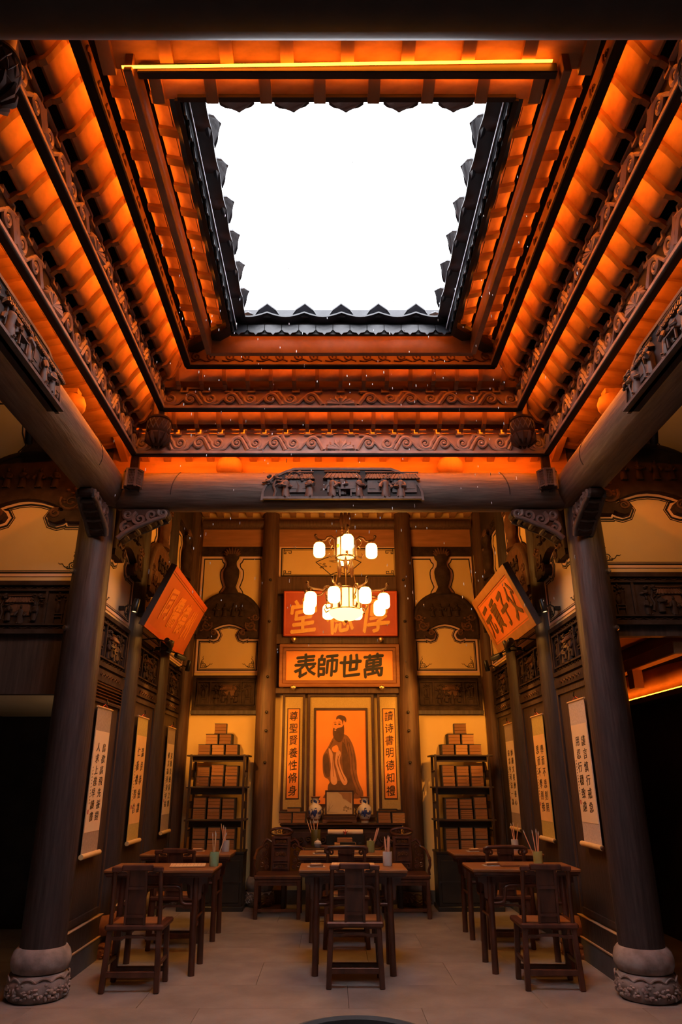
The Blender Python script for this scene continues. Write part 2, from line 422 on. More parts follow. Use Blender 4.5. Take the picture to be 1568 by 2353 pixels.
def relief_tree():
    def mk():
        m = MB(); rn = random.Random(5)
        m.tube([(0, 0, 0), (.012, -.006, .06), (-.008, -.004, .11), (.01, 0, .16), (.004, 0, .2)], [.014, .011, .01, .007, .004], 6)
        m.tube([(-.004, -.004, .1), (.04, -.01, .13)], [.006, .004], 5); m.tube([(0, -.004, .12), (-.045, -.01, .15)], [.006, .004], 5)
        for c in ((.05, .14), (-.05, .155), (0, .2), (.03, .18), (-.03, .195), (.065, .12), (-.07, .13)):
            for q in range(4): m.ball((c[0] + rn.uniform(-.02, .02), rn.uniform(-.018, .0), c[1] + rn.uniform(-.012, .012)), (.017, .01, .010), 6, 4)
        return m.mesh('carved_tree', 'scene_carve', 50)
    return shared('tree', mk)
def relief_house():
    def mk():
        m = MB(); m.box(-.1, .1, -.012, .012, 0, .12); m.box(-.085, -.02, -.017, 0, .03, .1); m.box(.02, .085, -.017, 0, .03, .1)
        m.hexa([(-.13, -.032, .115), (.13, -.032, .115), (.13, .01, .12), (-.13, .01, .12), (-.10, -.006, .165), (.10, -.006, .165), (.10, .01, .168), (-.10, .01, .168)])
        for i in range(9): m.tube([(-.12 + i * .03, -.034, .118), (-.095 + i * .0238, -.008, .166)], .005, 5)
        m.tube([(-.11, -.002, .17), (-.12, -.004, .182), (.12, -.004, .182), (.11, -.002, .17)], .006, 5)
        return m.mesh('carved_house', 'scene_carve', 40)
    return shared('house', mk)
def relief_table():
    def mk():
        m = MB(); m.hexa([(-.055, -.045, .06), (.055, -.045, .06), (.045, .01, .068), (-.045, .01, .068), (-.055, -.045, .068), (.055, -.045, .068), (.045, .01, .076), (-.045, .01, .076)])
        for x in (-.045, .045):
            m.box(x - .005, x + .005, -.04, -.03, 0, .06); m.box(x - .005, x + .005, -.005, .005, 0, .062)
        return m.mesh('carved_table', 'scene_carve')
    return shared('rtable', mk)
def scene_panel(t, half, h, zb, yf, px=0):
    """arched recessed scene on the front (-y) of a beam; t = parent; local x along beam"""
    poly = [(-half, zb)] + [(-half * math.cos(a) if abs(math.cos(a)) > .72 else -half * math.cos(a), zb + h * min(1, 1.25 * math.sin(a)) ** .8) for a in [PI * i / 24 for i in range(1, 24)]] + [(half, zb)]
    pn = obj('scene_panel', MB().prism(poly, yf, yf + .16), 'recess_shade', t, (px, 0, 0))  # dark plate stands in for a shaded hollow
    obj('panel_rim', MB().ribbon(poly, -.012, .012, yf - .012, yf + .02), 'scene_carve', pn)
    obj('ground_ledge', MB().box(-half * .98, half * .98, yf - .055, yf + .02, zb - .012, zb + .012), 'scene_carve', pn)
    Z = zb + .012; k = h / .30
    for i, x in enumerate((-.56, -.33, -.10, .0, .17, .43, .58)):
        zz = Z + (.03 if i == 3 else 0)
        obj('carved_figure', relief_figure(i % 3), None, pn, (x * half / .8, yf - (.012 if i == 3 else .03), zz), (0, 0, (.5, -.4, -.6, 0, .6, .3, -.2)[i]), sc=k * 1.22)
    obj('carved_table', relief_table(), None, pn, (.03 * half / .8, yf - .02, Z), sc=k * 1.1)
    for x, z in ((-.68, 0), (.46, .02), (-.45, .06)): obj('carved_tree', relief_tree(), None, pn, (x * half / .8, yf - .012, Z + z), sc=k * (1.1 if z == 0 else 1))
    for x, s in ((-.42, 1), (0, 1.35), (.35, .9), (.62, 1.1)): obj('carved_house', relief_house(), None, pn, (x * half / .8, yf - .006, Z + .06), sc=(k * s, k, k * (1.1 if x else 1.15)))
def log_beam(name, label, length, r, m, loc, rotz, panel_x=0, panel_half=.8, panel=True, rings=()):
    t = thing(name, label, 'beam', loc, rotz)
    obj('log', MB().lathe([(r * .93, -length / 2), (r, -length / 2 + .5), (r * 1.02, 0), (r, length / 2 - .5), (r * .93, length / 2)], 28, axis='x'), m, t, smooth=40)
    if panel:
        scene_panel(t, panel_half, .335, -.165, -r * 1.03, panel_x)
    for x in rings:
        pts = [(x + .06 * math.sin(a) ** 2 * (1 if x < 0 else -1), -r * 1.005 * math.cos(a - .5), r * 1.005 * math.sin(a - .5)) for a in [PI * i / 14 * .9 for i in range(15)]]
        obj('incised_line', MB().tube(pts, .006, 4), 'line_black', t)
    return t
log_beam('lintel_beam', 'round lintel beam with carved scholar scene spanning the two front columns', 4.6, .205, 'beam_x', (0, CYB, 4.45), 0, .02, .81, rings=(-1.72, 1.72))
t = log_beam('side_beam', 'round carved beam running from the left column towards the viewer', 5.3, .215, 'beam_x', (-CXX, 4.05, 4.45), PI / 2, -.20 + .0, .85, rings=(1.75,))
t = log_beam('side_beam', 'round carved beam running from the right column towards the viewer', 5.3, .215, 'beam_x', (CXX, 4.05, 4.45), -PI / 2, .20, .85, rings=(-1.75,))
log_beam('near_beam', 'dark heavy beam across the top of the view', 5.6, .2, 'dark_wood', (0, 1.70, 4.45), 0, panel=False)
log_beam('near_purlin', 'dark upper purlin behind the near beam', 5.6, .13, 'dark_wood', (0, 1.32, 4.62), 0, panel=False)
# ball struts riding on the beams
def strut_ball(loc, label):
    t = thing('ball_strut', label, 'strut', loc)
    obj('cushion', MB().lathe([(.05, 0), (.1, .02), (.135, .08), (.14, .14), (.115, .2), (.07, .23)], 18, sy=.7), 'rafter_wood', t, smooth=50)
    obj('cap', MB().box(-.07, .07, -.05, .05, .225, .27), 'rafter_wood', t)
for x, n in ((-1.17, 'left'), (1.17, 'right')): strut_ball((x, CYB, 4.62), 'orange-lit rounded strut on the %s part of the lintel' % n)
for x, n in ((-CXX, 'left'), (CXX, 'right')): strut_ball((x, 5.42, 4.63), 'orange-lit rounded strut on the %s side beam' % n)

# ------------------------------------------------------------------ carved brackets under the beams at the front columns
def spiral(cx, cz, r0, r1, a0, turns, n=22):
    return [(cx + lerp(r0, r1, (i / n) ** .8) * math.cos(a0 + turns * 2 * PI * i / n), cz + lerp(r0, r1, (i / n) ** .8) * math.sin(a0 + turns * 2 * PI * i / n)) for i in range(n + 1)]
def bracket(label, loc, rotz):
    t = thing('carved_bracket', label, 'bracket', loc, rotz)
    poly = [(0, 0), (.47, 0), (.50, -.03), (.49, -.08), (.44, -.10), (.41, -.07), (.37, -.09), (.36, -.14), (.30, -.16), (.27, -.20), (.20, -.21), (.15, -.26), (.08, -.28), (.05, -.33), (0, -.34)]
    obj('bracket_body', MB().prism(poly, -.07, .07), 'carved', t, bevel=.014)
    m = MB()
    for y in (-.075, .075):
        for (a, b, r, a0, tn) in ((.43, -.05, .055, 2.5, 1.5), (.32, -.075, .07, -.5, -1.5), (.20, -.115, .08, 2.0, 1.5), (.08, -.07, .06, 0, -1.4), (.07, -.21, .065, 1.5, 1.4)):
            m.tube([(x, y, z) for x, z in spiral(a, b, r, .008, a0, tn, 18)], [lerp(.026, .009, i / 18) for i in range(19)], 6)
        m.tube([(.0, y, -.32), (.06, y * 1.2, -.27), (.14, y * 1.15, -.22), (.24, y * 1.15, -.18), (.36, y * 1.1, -.12), (.46, y, -.09)], [.03, .03, .028, .026, .024, .02], 7)
    for q in range(4): x = .06 + q * .11; m.tube([(x, -.08, -.27 + .055 * q), (x + .01, 0, -.285 + .055 * q), (x, .08, -.27 + .055 * q)], .022, 6)
    obj('scroll_carving', m, 'scene_carve', t, smooth=55)
bracket('dark carved bracket under the left end of the lintel', (-2.24, CYB, 4.24), 0)
bracket('dark carved bracket under the right end of the lintel', (2.24, CYB, 4.24), PI)
bracket('dark carved bracket under the left side beam facing the viewer', (-CXX, 6.53, 4.24), -PI / 2)
bracket('dark carved bracket under the right side beam facing the viewer', (CXX, 6.53, 4.24), -PI / 2)
# ------------------------------------------------------------------ stepped eaves: boards, ceilings, strip lights
SP = .222
def place(side, l):
    if side == 'left': return (-CXX, l, 0), -PI / 2
    if side == 'right': return (CXX, l, 0), PI / 2
    if side == 'back': return (l, CYB, 0), PI
    return (l, CYF, 0), 0
def rng(side, o):          # extent along the length for a member at offset o
    if side in ('left', 'right'): return (1.75 if o < .9 else CYF + o, CYB - o)
    return (-(CXX - o), CXX - o)
def scroll_unit(L, h, m):
    def mk():
        b = MB(); R = .43 * h
        def T(p, r0, r1, y=-.012): b.tube([(x, y, z) for x, z in p], [lerp(r0, r1, i / (len(p) - 1)) for i in range(len(p))], 6, up=(0, 1, 0))
        for fx, c in ((1, -.25 * L), (-1, .25 * L)):
            up = fx > 0
            cz = (.48 if up else .55) * h
            sp = spiral(c, cz, R, R * .16, (PI * .95 if up else PI * 2.05), (-1.6 if up else -1.6) if up else -1.6, 22)
            if up:
                T([(c - .30 * L, .04 * h), (c - .27 * L, .2 * h), (c - .22 * L, .38 * h)] + sp, .024, .008)
            else:
                sp = spiral(c, cz, R, R * .16, -PI * .05, 1.6, 22); sp = [(x, h * 1.03 - z) for x, z in sp]
                T([(c + .3 * L, .95 * h), (c + .27 * L, .8 * h), (c + .22 * L, .62 * h)] + sp, .024, .008)
            b.ball((c, -.012, cz if up else h * 1.03 - cz), (.018, .012, .018), 7, 5)
        T([(-.5 * L, .95 * h), (-.42 * L, .97 * h), (-.3 * L, .90 * h), (-.12 * L, .62 * h), (-.03 * L, .4 * h), (.05 * L, .16 * h), (.2 * L, .06 * h), (.4 * L, .05 * h), (.5 * L, .06 * h)], .015, .013)
        return b.mesh('carved_scroll', m, 50)
    return shared(('scroll', L, h, m), mk)
def flower_unit(h, m):
    def mk():
        b = MB()
        for i in range(9):
            a = PI * i / 8; b.tube([(0, -.015, .15 * h), (.1 * math.cos(a) * 1.3, -.03, .15 * h + .3 * h * math.sin(a)), (.15 * math.cos(a), -.012, .15 * h + .62 * h * math.sin(a))], [.012, .022, .004], 6)
        for i in range(7): b.ball((-.12 + .04 * i, -.012, .1 * h), (.026, .014, .02), 6, 4)
        b.ball((0, -.02, .4 * h), (.04, .02, .04), 8, 6)
        return b.mesh('carved_flower', m, 50)
    return shared(('flower', h, m), mk)
def carved_board(side, o, z0, z1, L, m, label, style=1):
    a, b = rng(side, o); ln = b - a + (.0 if side in ('left', 'right') else .04); c = (a + b) / 2
    loc, rz = place(side, c); t = thing('carved_board', label, 'carved board', loc, rz)
    H = z1 - z0; h2 = ln / 2
    # opening side is local +y: flip so that carving faces +y (towards the sky well)
    back = MB().box(-h2, h2, o - .012, o + .004, z0 + .04, z1 - (.025 if style == 1 else .0))
    obj('back_panel', back, 'recess_shade' if side != 'back' and style == 1 else m, t)
    obj('bottom_rail', MB().box(-h2, h2, o - .03, o + .03, z0, z0 + .04), 'rail_in_shade', t, bevel=.006)
    obj('rail_moulding', MB().box(-h2, h2, o + .02, o + .036, z0 + .014, z0 + .045), m, t, bevel=.004)
    if style == 1:
        n = int(ln / SP); p = []; x = -n * SP / 2
        for i in range(n):
            p += [(x, z1 - .045), (x + .03, z1 - .045), (x + .03, z1 - .006), (x + SP - .03, z1 - .006), (x + SP - .03, z1 - .045)]; x += SP
        obj('fret_trim', MB().ribbon(p, -.009, .009, o - .008, o + .026, closed=False), m, t)
        h = H - .045 - .05; n = max(3, int(round(ln / L)))
        if n % 2 == 0: n += 1
        LL = ln / n
        for i in range(n):
            x = -h2 + (i + .5) * LL
            if i == n // 2: obj('carved_flower', flower_unit(h, m), None, t, (x, o + .006, z0 + .045), (0, 0, PI))
            else: obj('carved_scroll', scroll_unit(L, h, m), None, t, (x, o + .006, z0 + .048), (0, 0, PI), sc=(LL / L * (1 if i < n // 2 else -1), 1, 1))
    else:
        h = H - .06; n = int(ln / .33)
        def mk():
            b = MB()
            for c0 in (-.07, .08):
                b.tube([(x, -.004, z) for x, z in spiral(c0, .5 * h, .36 * h, .05 * h, 2.2, 1.3, 14)], .008, 5, up=(0, 1, 0))
            b.tube([(-.15, -.004, .2 * h), (-.1, -.004, .12 * h), (-.03, -.004, .3 * h), (.03, -.004, .1 * h), (.1, -.004, .3 * h), (.15, -.004, .15 * h)], .008, 5)
            return b.mesh('incised_scroll', 'carved_red', 50)
        for i in range(n): obj('incised_scroll', shared(('inc', h), mk), None, t, (-h2 + (i + .5) * ln / n, o + .004, z0 + .05), (0, 0, PI))
    return t
def plain_board(side, o, z0, z1, m, label, name='eave_purlin', cat='purlin', th=.05):
    a, b = rng(side, o); c = (a + b) / 2; loc, rz = place(side, c)
    x = obj(name, MB().box(-(b - a) / 2, (b - a) / 2, o - th / 2, o + th / 2, z0, z1), m, None, loc, (0, 0, rz), bevel=.005)
    return tag(x, label, cat)
def led(side, o, z, trim=.06, label=None, sz=.010, lm='led'):
    a, b = rng(side, o); a += trim; b -= trim; c = (a + b) / 2; loc, rz = place(side, c)
    x = obj('strip_light', MB().box(-(b - a) / 2, (b - a) / 2, o - sz, o + sz * .3, z - sz / 2, z + sz / 2), lm, None, loc, (0, 0, rz))
    return tag(x, label, 'light')
PB = [(.366, 5.16), (.368, 5.10), (.378, 5.05), (.402, 5.033), (.43, 5.045), (.46, 5.095), (.495, 5.155), (.53, 5.20), (.57, 5.235), (.612, 5.26)]
RB = [(.335, 4.99), (.352, 5.01), (.375, 5.03), (.402, 5.027), (.43, 5.038), (.46, 5.09), (.495, 5.15), (.53, 5.195), (.57, 5.23), (.612, 5.255)]
PC = [(.686, 5.47), (.688, 5.41), (.698, 5.36), (.72, 5.343), (.745, 5.355), (.77, 5.40), (.80, 5.465), (.83, 5.515), (.865, 5.55), (.905, 5.575)]
RC = [(.655, 5.30), (.672, 5.32), (.695, 5.34), (.72, 5.337), (.745, 5.348), (.77, 5.394), (.80, 5.46), (.83, 5.51), (.865, 5.545), (.905, 5.57)]
def xuan(par, side, prof, rprof, o_ref):
    a, b = rng(side, o_ref); n = int((b - a) / SP); st = (b - a) / n
    def rib():
        m = MB(); m.tube([(0, o, z - .010) for o, z in rprof], .027, 4, sq=1.0, up=(1, 0, 0))
        return m.mesh('rib', 'rib_wood')
    def pan():
        m = MB(); k = len(prof); w = SP / 2 - .004
        v = [(-w, o, z) for o, z in prof] + [(w, o, z) for o, z in prof] + [(-w, o - .004, z + .016) for o, z in prof] + [(w, o - .004, z + .016) for o, z in prof]
        f = []
        for i in range(k - 1):
            f.append((i, i + 1, k + i + 1, k + i)); f.append((2 * k + i, 3 * k + i, 3 * k + i + 1, 2 * k + i + 1))
            f.append((i, 2 * k + i, 2 * k + i + 1, i + 1)); f.append((k + i, k + i + 1, 3 * k + i + 1, 3 * k + i))
        m.add(v, f); return m.mesh('curved_panel', 'ceiling_wood', 60)
    rm = shared(('rib', prof[0]), rib); pm = shared(('pan', prof[0]), pan)
    for i in range(n + 1):
        loc, rz = place(side, a + i * st)
        obj('rib', rm, None, par, loc, (0, 0, rz))
        if i < n:
            loc, rz = place(side, a + (i + .5) * st); obj('curved_panel', pm, None, par, loc, (0, 0, rz), sc=(st / SP, 1, 1))
def flat_zone(par, side, o0, z0, o1, z1, o_ref, nb, rw=.07, rh=.035, sp=SP, bm_='ceiling_wood', rm_='rafter_wood'):
    a, b = rng(side, o_ref); n = int((b - a) / sp); st = (b - a) / n
    def raf():
        m = MB(); m.hexa([(-rw / 2, o0, z0 - rh), (rw / 2, o0, z0 - rh), (rw / 2, o1, z1 - rh), (-rw / 2, o1, z1 - rh), (-rw / 2, o0, z0), (rw / 2, o0, z0), (rw / 2, o1, z1), (-rw / 2, o1, z1)])
        return m.mesh('rafter', rm_)
    def brk():
        m = MB(); w = SP / 2 - .002; d = (o1 - o0) / nb / 2 - .0035; s = (z1 - z0) / (o1 - o0)
        m.hexa([(-w, -d, -d * s), (w, -d, -d * s), (w, d, d * s), (-w, d, d * s), (-w, -d, -d * s + .02), (w, -d, -d * s + .02), (w, d, d * s + .02), (-w, d, d * s + .02)])
        return m.mesh('brick', bm_)
    rm = shared(('raf', o0, z0, o1, z1, rw), raf); bm = shared(('brk', o0, z0, o1, z1, nb), brk)
    for i in range(n + 1):
        loc, rz = place(side, a + i * st); obj('rafter', rm, None, par, loc, (0, 0, rz))
        if i < n:
            for k in range(nb):
                t = (k + .5) / nb; loc, rz = place(side, a + (i + .5) * st)
                v = Matrix.Rotation(rz, 3, 'Z') @ Vector((0, lerp(o0, o1, t), 0))
                obj('brick', bm, None, par, (loc[0] + v.x, loc[1] + v.y, lerp(z0, z1, t) + random.uniform(-.001, .001)), (0, 0, rz), sc=(st / SP, 1, 1))
NAMES = {'left': 'left', 'right': 'right', 'back': 'far', 'front': 'near'}
for side in ('left', 'right', 'back'):
    N = {'left': 'on the left eave', 'right': 'on the right eave', 'back': 'above the lintel'}[side]
    ce = struct('ceiling_' + side, None, label='stepped timber eave ceiling lit orange, %s side' % NAMES[side])
    carved_board(side, .32, 4.715, 4.995, .44, 'board_skylit', 'lowest carved scrollwork board ' + N, 1)
    carved_board(side, .64, 5.055, 5.305, .38, 'board_skylit' if side != 'back' else 'board', 'middle carved scrollwork board ' + N, 1)
    carved_board(side, .935, 5.36, 5.565, .30, 'board_orange', 'top low-relief carved board ' + N, 0)
    plain_board(side, 1.18, 5.345, 5.535, 'board_orange', 'plain orange purlin board nearest the sky well ' + N)
    xuan(ce, side, PB, RB, .5); xuan(ce, side, PC, RC, .8)
    flat_zone(ce, side, .96, 5.635, 1.16, 5.61, 1.05, 2, rw=.06, rh=.03, rm_='rib_wood')
    flat_zone(ce, side, 1.205, 5.60, 1.40, 5.555, 1.3, 2, rw=.06, rh=.03, rm_='rib_wood')
    if side == 'back':
        flat_zone(ce, side, -.08, 4.90, .30, 5.03, .1, 2, rw=.075, rh=.06)
    else:
        flat_zone(ce, side, -.46, 4.87, .30, 5.02, .1, 4, rw=.085, rh=.028, bm_='brick', rm_='rib_wood')
        s = -1 if side == 'left' else 1
    E = {'left': 'left', 'right': 'right', 'back': 'far'}[side]
    led(side, .285, 4.885, label='hidden orange strip light behind the lowest %s eave board' % E, lm='led_strong')
    led(side, .604, 5.20, label='hidden orange strip light behind the middle %s eave board' % E)
    led(side, .902, 5.533, label='hidden orange strip light behind the top %s eave board' % E)
    led(side, 1.148, 5.545, label='hidden orange strip light behind the %s eave purlin' % E, lm='led_soft')
    led(side, 1.375, 5.515, label='hidden orange strip light behind the %s eave edge' % E, lm='led_soft')
# near eave
ce = struct('ceiling_front', None, label='near eave rafters lit orange')
flat_zone(ce, 'front', .78, 5.57, 1.262, 5.462, 1.05, 2, rw=.075, rh=.045, sp=.31)
flat_zone(ce, 'front', 1.262, 5.46, 1.42, 5.425, 1.3, 1, rw=.07, rh=.035, sp=.31)
plain_board('front', 1.225, 5.365, 5.44, 'dark_wood', 'dark purlin carrying the bright strip light of the near eave')
plain_board('front', .76, 5.40, 5.60, 'dark_wood', 'dark purlin behind the near eave rafters')
plain_board('front', .40, 4.9, 5.3, 'dark_wood', 'dark board above the near beam')
a, b = -1.265, 1.155; ya, yb = CYF + 1.178, CYF + 1.193
tag(obj('strip_light', MB().hexa([(a, ya, 5.378), (b, ya, 5.428), (b, yb, 5.428), (a, yb, 5.378), (a, ya, 5.383), (b, ya, 5.433), (b, yb, 5.433), (a, yb, 5.383)]), 'led_soft'), 'bright orange strip light along the near eave', 'light')
led('front', 1.262, 5.425, label='hidden orange strip light between the near eave purlin and sky', lm='led_soft')
# hips at the four corners of the well
for sx in (-1, 1):
    for (ya, yb, k) in ((CYF + 1.41, CYF + .45, .45), (CYB - 1.41, CYB - .2, .2)):
        obj('hip_rafter', MB().bar((sx * 1.0, ya, 5.50), (sx * (2.41 - k), yb, 5.72), .11, .10), 'dark_wood', bpy.data.objects['ceiling_front' if k > .3 else 'ceiling_back'])
# eave edge: fascia with scalloped valance and projecting tile tips
def tip():
    def mk():
        m = MB(); p = [(-.08, 0), (-.108, .03), (-.105, .06), (-.08, .085), (-.045, .098), (-.018, .115), (0, .13), (.018, .115), (.045, .098), (.08, .085), (.105, .06), (.108, .03), (.08, 0)]
        v = []; n = len(p)
        for dz in (0, .014): v += [(x, y, dz + .04 * (1 - (x / .1) ** 2) - .02 + .4 * y) for x, y in p]
        f = [tuple(range(n)), tuple(reversed(range(n, 2 * n)))] + [(i, i + n, (i + 1) % n + n, (i + 1) % n) for i in range(n)]
        m.add(v, f); return m.mesh('tile_tip', 'tile')
    return shared('tip', mk)
def pan_tile():
    def mk():
        m = MB(); n = 8; v = []
        for y in (-.10, .06):
            for dz in (0, .014):
                for i in range(n + 1):
                    x = -.155 + .31 * i / n; v.append((x, y, dz - .045 * math.cos(x / .155 * PI / 2) + .12 * y))
        f = []; k = n + 1
        for i in range(n):
            f.append((i, i + 1, 2 * k + i + 1, 2 * k + i)); f.append((k + i, 3 * k + i, 3 * k + i + 1, k + i + 1)); f.append((2 * k + i, 2 * k + i + 1, 3 * k + i + 1, 3 * k + i)); f.append((i, k + i, k + i + 1, i + 1))
        m.add(v, f); return m.mesh('pan_tile', 'tile', 50)
    return shared('pan', mk)
def scallop():
    def mk():
        m = MB(); p = [(-.074, .05)]
        for i in range(9): t = i / 8; p.append((-.074 + .148 * t, -.035 + .02 * abs(2 * t - 1) ** 3 + (.012 if i in (0, 8) else 0) - (.022 if i == 4 else 0)))
        p.append((.074, .05)); m.prism(p, -.006, .006); return m.mesh('drip_tile', 'tile')
    return shared('scal', mk)
for side in ('left', 'right', 'back', 'front'):
    o = 1.41; a, b = rng(side, o)
    if side in ('left', 'right'): a = CYF + o
    c = (a + b) / 2; ln = b - a; loc, rz = place(side, c)
    t = thing('eave_edge', 'dark tiled eave edge along the %s side of the sky well' % NAMES[side], 'eave', loc, rz)
    obj('fascia', MB().box(-ln / 2, ln / 2, o - .02, o + .012, 5.405 if side == 'front' else 5.40, 5.53), 'dark_wood', t)
    if side in ('left', 'right'):
        obj('sky_sheen_strip', MB().box(-ln / 2 + .02, ln / 2 - .02, o + .055, o + .06, 5.435, 5.452), 'edge_sky_sheen', t)
    n = int(ln / .148) if side != 'front' else 0
    for i in range(n): obj('drip_tile', scallop(), None, t, (-ln / 2 + (i + .5) * ln / n, o + .03, 5.435))
    n = int(round(ln / .31))
    for i in range(n):
        obj('pan_tile', pan_tile(), None, t, (-ln / 2 + (i + .5) * ln / n, o + .06, 5.545), sc=(ln / n / .31, .55 if side == 'front' else (1.35 if side != 'back' else 1), 1))
    for i in range(n + 1):
        if 0 < i < n or side in ('left', 'right'):
            obj('tile_tip', tip(), None, t, (-ln / 2 + i * ln / n, o + (.10 if side in ('left', 'right') else .06), 5.515 if side == 'front' else 5.545), (-.55 if side == 'front' else 0, 0, random.uniform(-.08, .08)), sc=(1.2 if side in ('left', 'right') else 1, .75, 1))
# hanging posts with woven knobs, small hexagonal lantern pendants
def knob(loc, label):
    t = thing('hanging_post', label, 'hanging post', loc)
    obj('post', MB().lathe([(.075, .10), (.07, .2), (.062, .45)], 14), 'board', t, smooth=40)
    obj('knob_core', MB().lathe([(.04, -.16), (.09, -.13), (.11, -.07), (.1, -.05), (.112, -.03), (.12, .03), (.105, .09), (.115, .1), (.11, .12), (.07, .125)], 20), 'carved', t, smooth=40)
    m = MB()
    for k in range(14):
        for d in (1, -1):
            a0 = 2 * PI * k / 14
            m.tube([((.119 - .012 * (2 * i / 6 - 1) ** 2) * math.cos(a0 + d * .45 * i / 6), (.119 - .012 * (2 * i / 6 - 1) ** 2) * math.sin(a0 + d * .45 * i / 6), -.03 + .115 * i / 6) for i in range(7)], .0045, 4)
    obj('lattice', m, 'scene_carve', t)
    p = MB()
    for k in range(10):
        a = 2 * PI * k / 10; p.tube([(.06 * math.cos(a), .06 * math.sin(a), -.17), (.105 * math.cos(a), .105 * math.sin(a), -.12), (.118 * math.cos(a), .118 * math.sin(a), -.06)], [.012, .026, .01], 6)
    obj('lotus_petal_ring', p, 'carved', t, smooth=50)
for s, n in ((-1, 'left'), (1, 'right')):
    knob((s * 1.80, 6.13, 4.88), 'hanging post with woven knob at the far %s eave corner' % n)
    knob((s * 1.74, 2.40, 4.86), 'hanging post with woven knob at the near %s eave corner' % n)
    t = thing('pendant_lantern', 'small hexagonal latticed wooden pendant above the %s column' % n, 'pendant', (s * 2.085, 6.42, 4.47))
    obj('body', MB().lathe([(.075, -.075), (.082, -.07), (.082, .08), (.075, .085)], 6), 'carved', t)
    m = MB(); lat = MB()
    for k in range(6):
        a = PI / 3 * k; b = a + PI / 3
        pa = Vector((.09 * math.cos(a), .09 * math.sin(a), 0)); pb = Vector((.09 * math.cos(b), .09 * math.sin(b), 0))
        m.bar(pa + Vector((0, 0, -.10)), pa + Vector((0, 0, .095)), .022); m.bar(pa + Vector((0, 0, .09)), pb + Vector((0, 0, .09)), .016); m.bar(pa + Vector((0, 0, -.08)), pb + Vector((0, 0, -.08)), .012)
        for q in range(5):
            f0 = pa.lerp(pb, .15 + .17 * q); f1 = pa.lerp(pb, .32 + .17 * (q - .5)); lat.bar(f0 * .98 + Vector((0, 0, -.07)), f1 * .98 + Vector((0, 0, .08)), .006)
            lat.bar(pa.lerp(pb, .1) * .98 + Vector((0, 0, -.05 + q * .028)), pa.lerp(pb, .9) * .98 + Vector((0, 0, -.05 + q * .028)), .006)
    obj('frame', m, 'scene_carve', t); obj('lattice', lat, 'scene_carve', t)
    obj('top_post', MB().lathe([(.06, .09), (.05, .12), (.045, .36)], 10), 'carved', t)
# ------------------------------------------------------------------ timber-and-plaster wall bays
def vase_r(z):      # strut silhouette, z 0..1 from arch to frieze
    pts = [(0, .165), (.06, .16), (.13, .125), (.19, .10), (.26, .12), (.42, .155), (.56, .165), (.64, .15), (.69, .115), (.76, .098), (.84, .10), (.89, .135), (.94, .15), (1, .15)]
    for (a, b), (c, d) in zip(pts, pts[1:]):
        if a <= z <= c: return lerp(b, d, (z - a) / (c - a))
    return .15
NOTCH = [(-.52, 3.78), (-.335, 3.78), (-.322, 3.812), (-.295, 3.79), (-.24, 3.772), (-.19, 3.792), (-.168, 3.845), (-.192, 3.893), (-.245, 3.908), (-.288, 3.885), (-.305, 3.895), (-.285, 3.925), (-.2, 3.972), (-.1, 4.008), (0, 4.02)]
def relief_vase_stand():
    def mk():
        m = MB(); m.box(-.055, .055, -.02, .012, .10, .112); m.box(-.05, -.04, -.016, .008, 0, .1); m.box(.04, .05, -.016, .008, 0, .1); m.box(-.05, .05, -.012, 0, .07, .085)
        m.lathe([(.012, .112), (.024, .13), (.034, .165), (.02, .2), (.014, .215), (.02, .225)], 9, c=(-.018, 0, 0), sy=.6)
        m.lathe([(.022, .112), (.026, .19), (.034, .25), (.04, .255)], 6, c=(.03, 0, 0), sy=.6)
        rn = random.Random(2)
        for q in range(16): m.ball((rn.uniform(-.05, .05), rn.uniform(-.012, 0), rn.uniform(.24, .33)), (.015, .01, .012), 6, 4)
        return m.mesh('carved_vase_stand', 'carved', 50)
    return shared('rvs', mk)
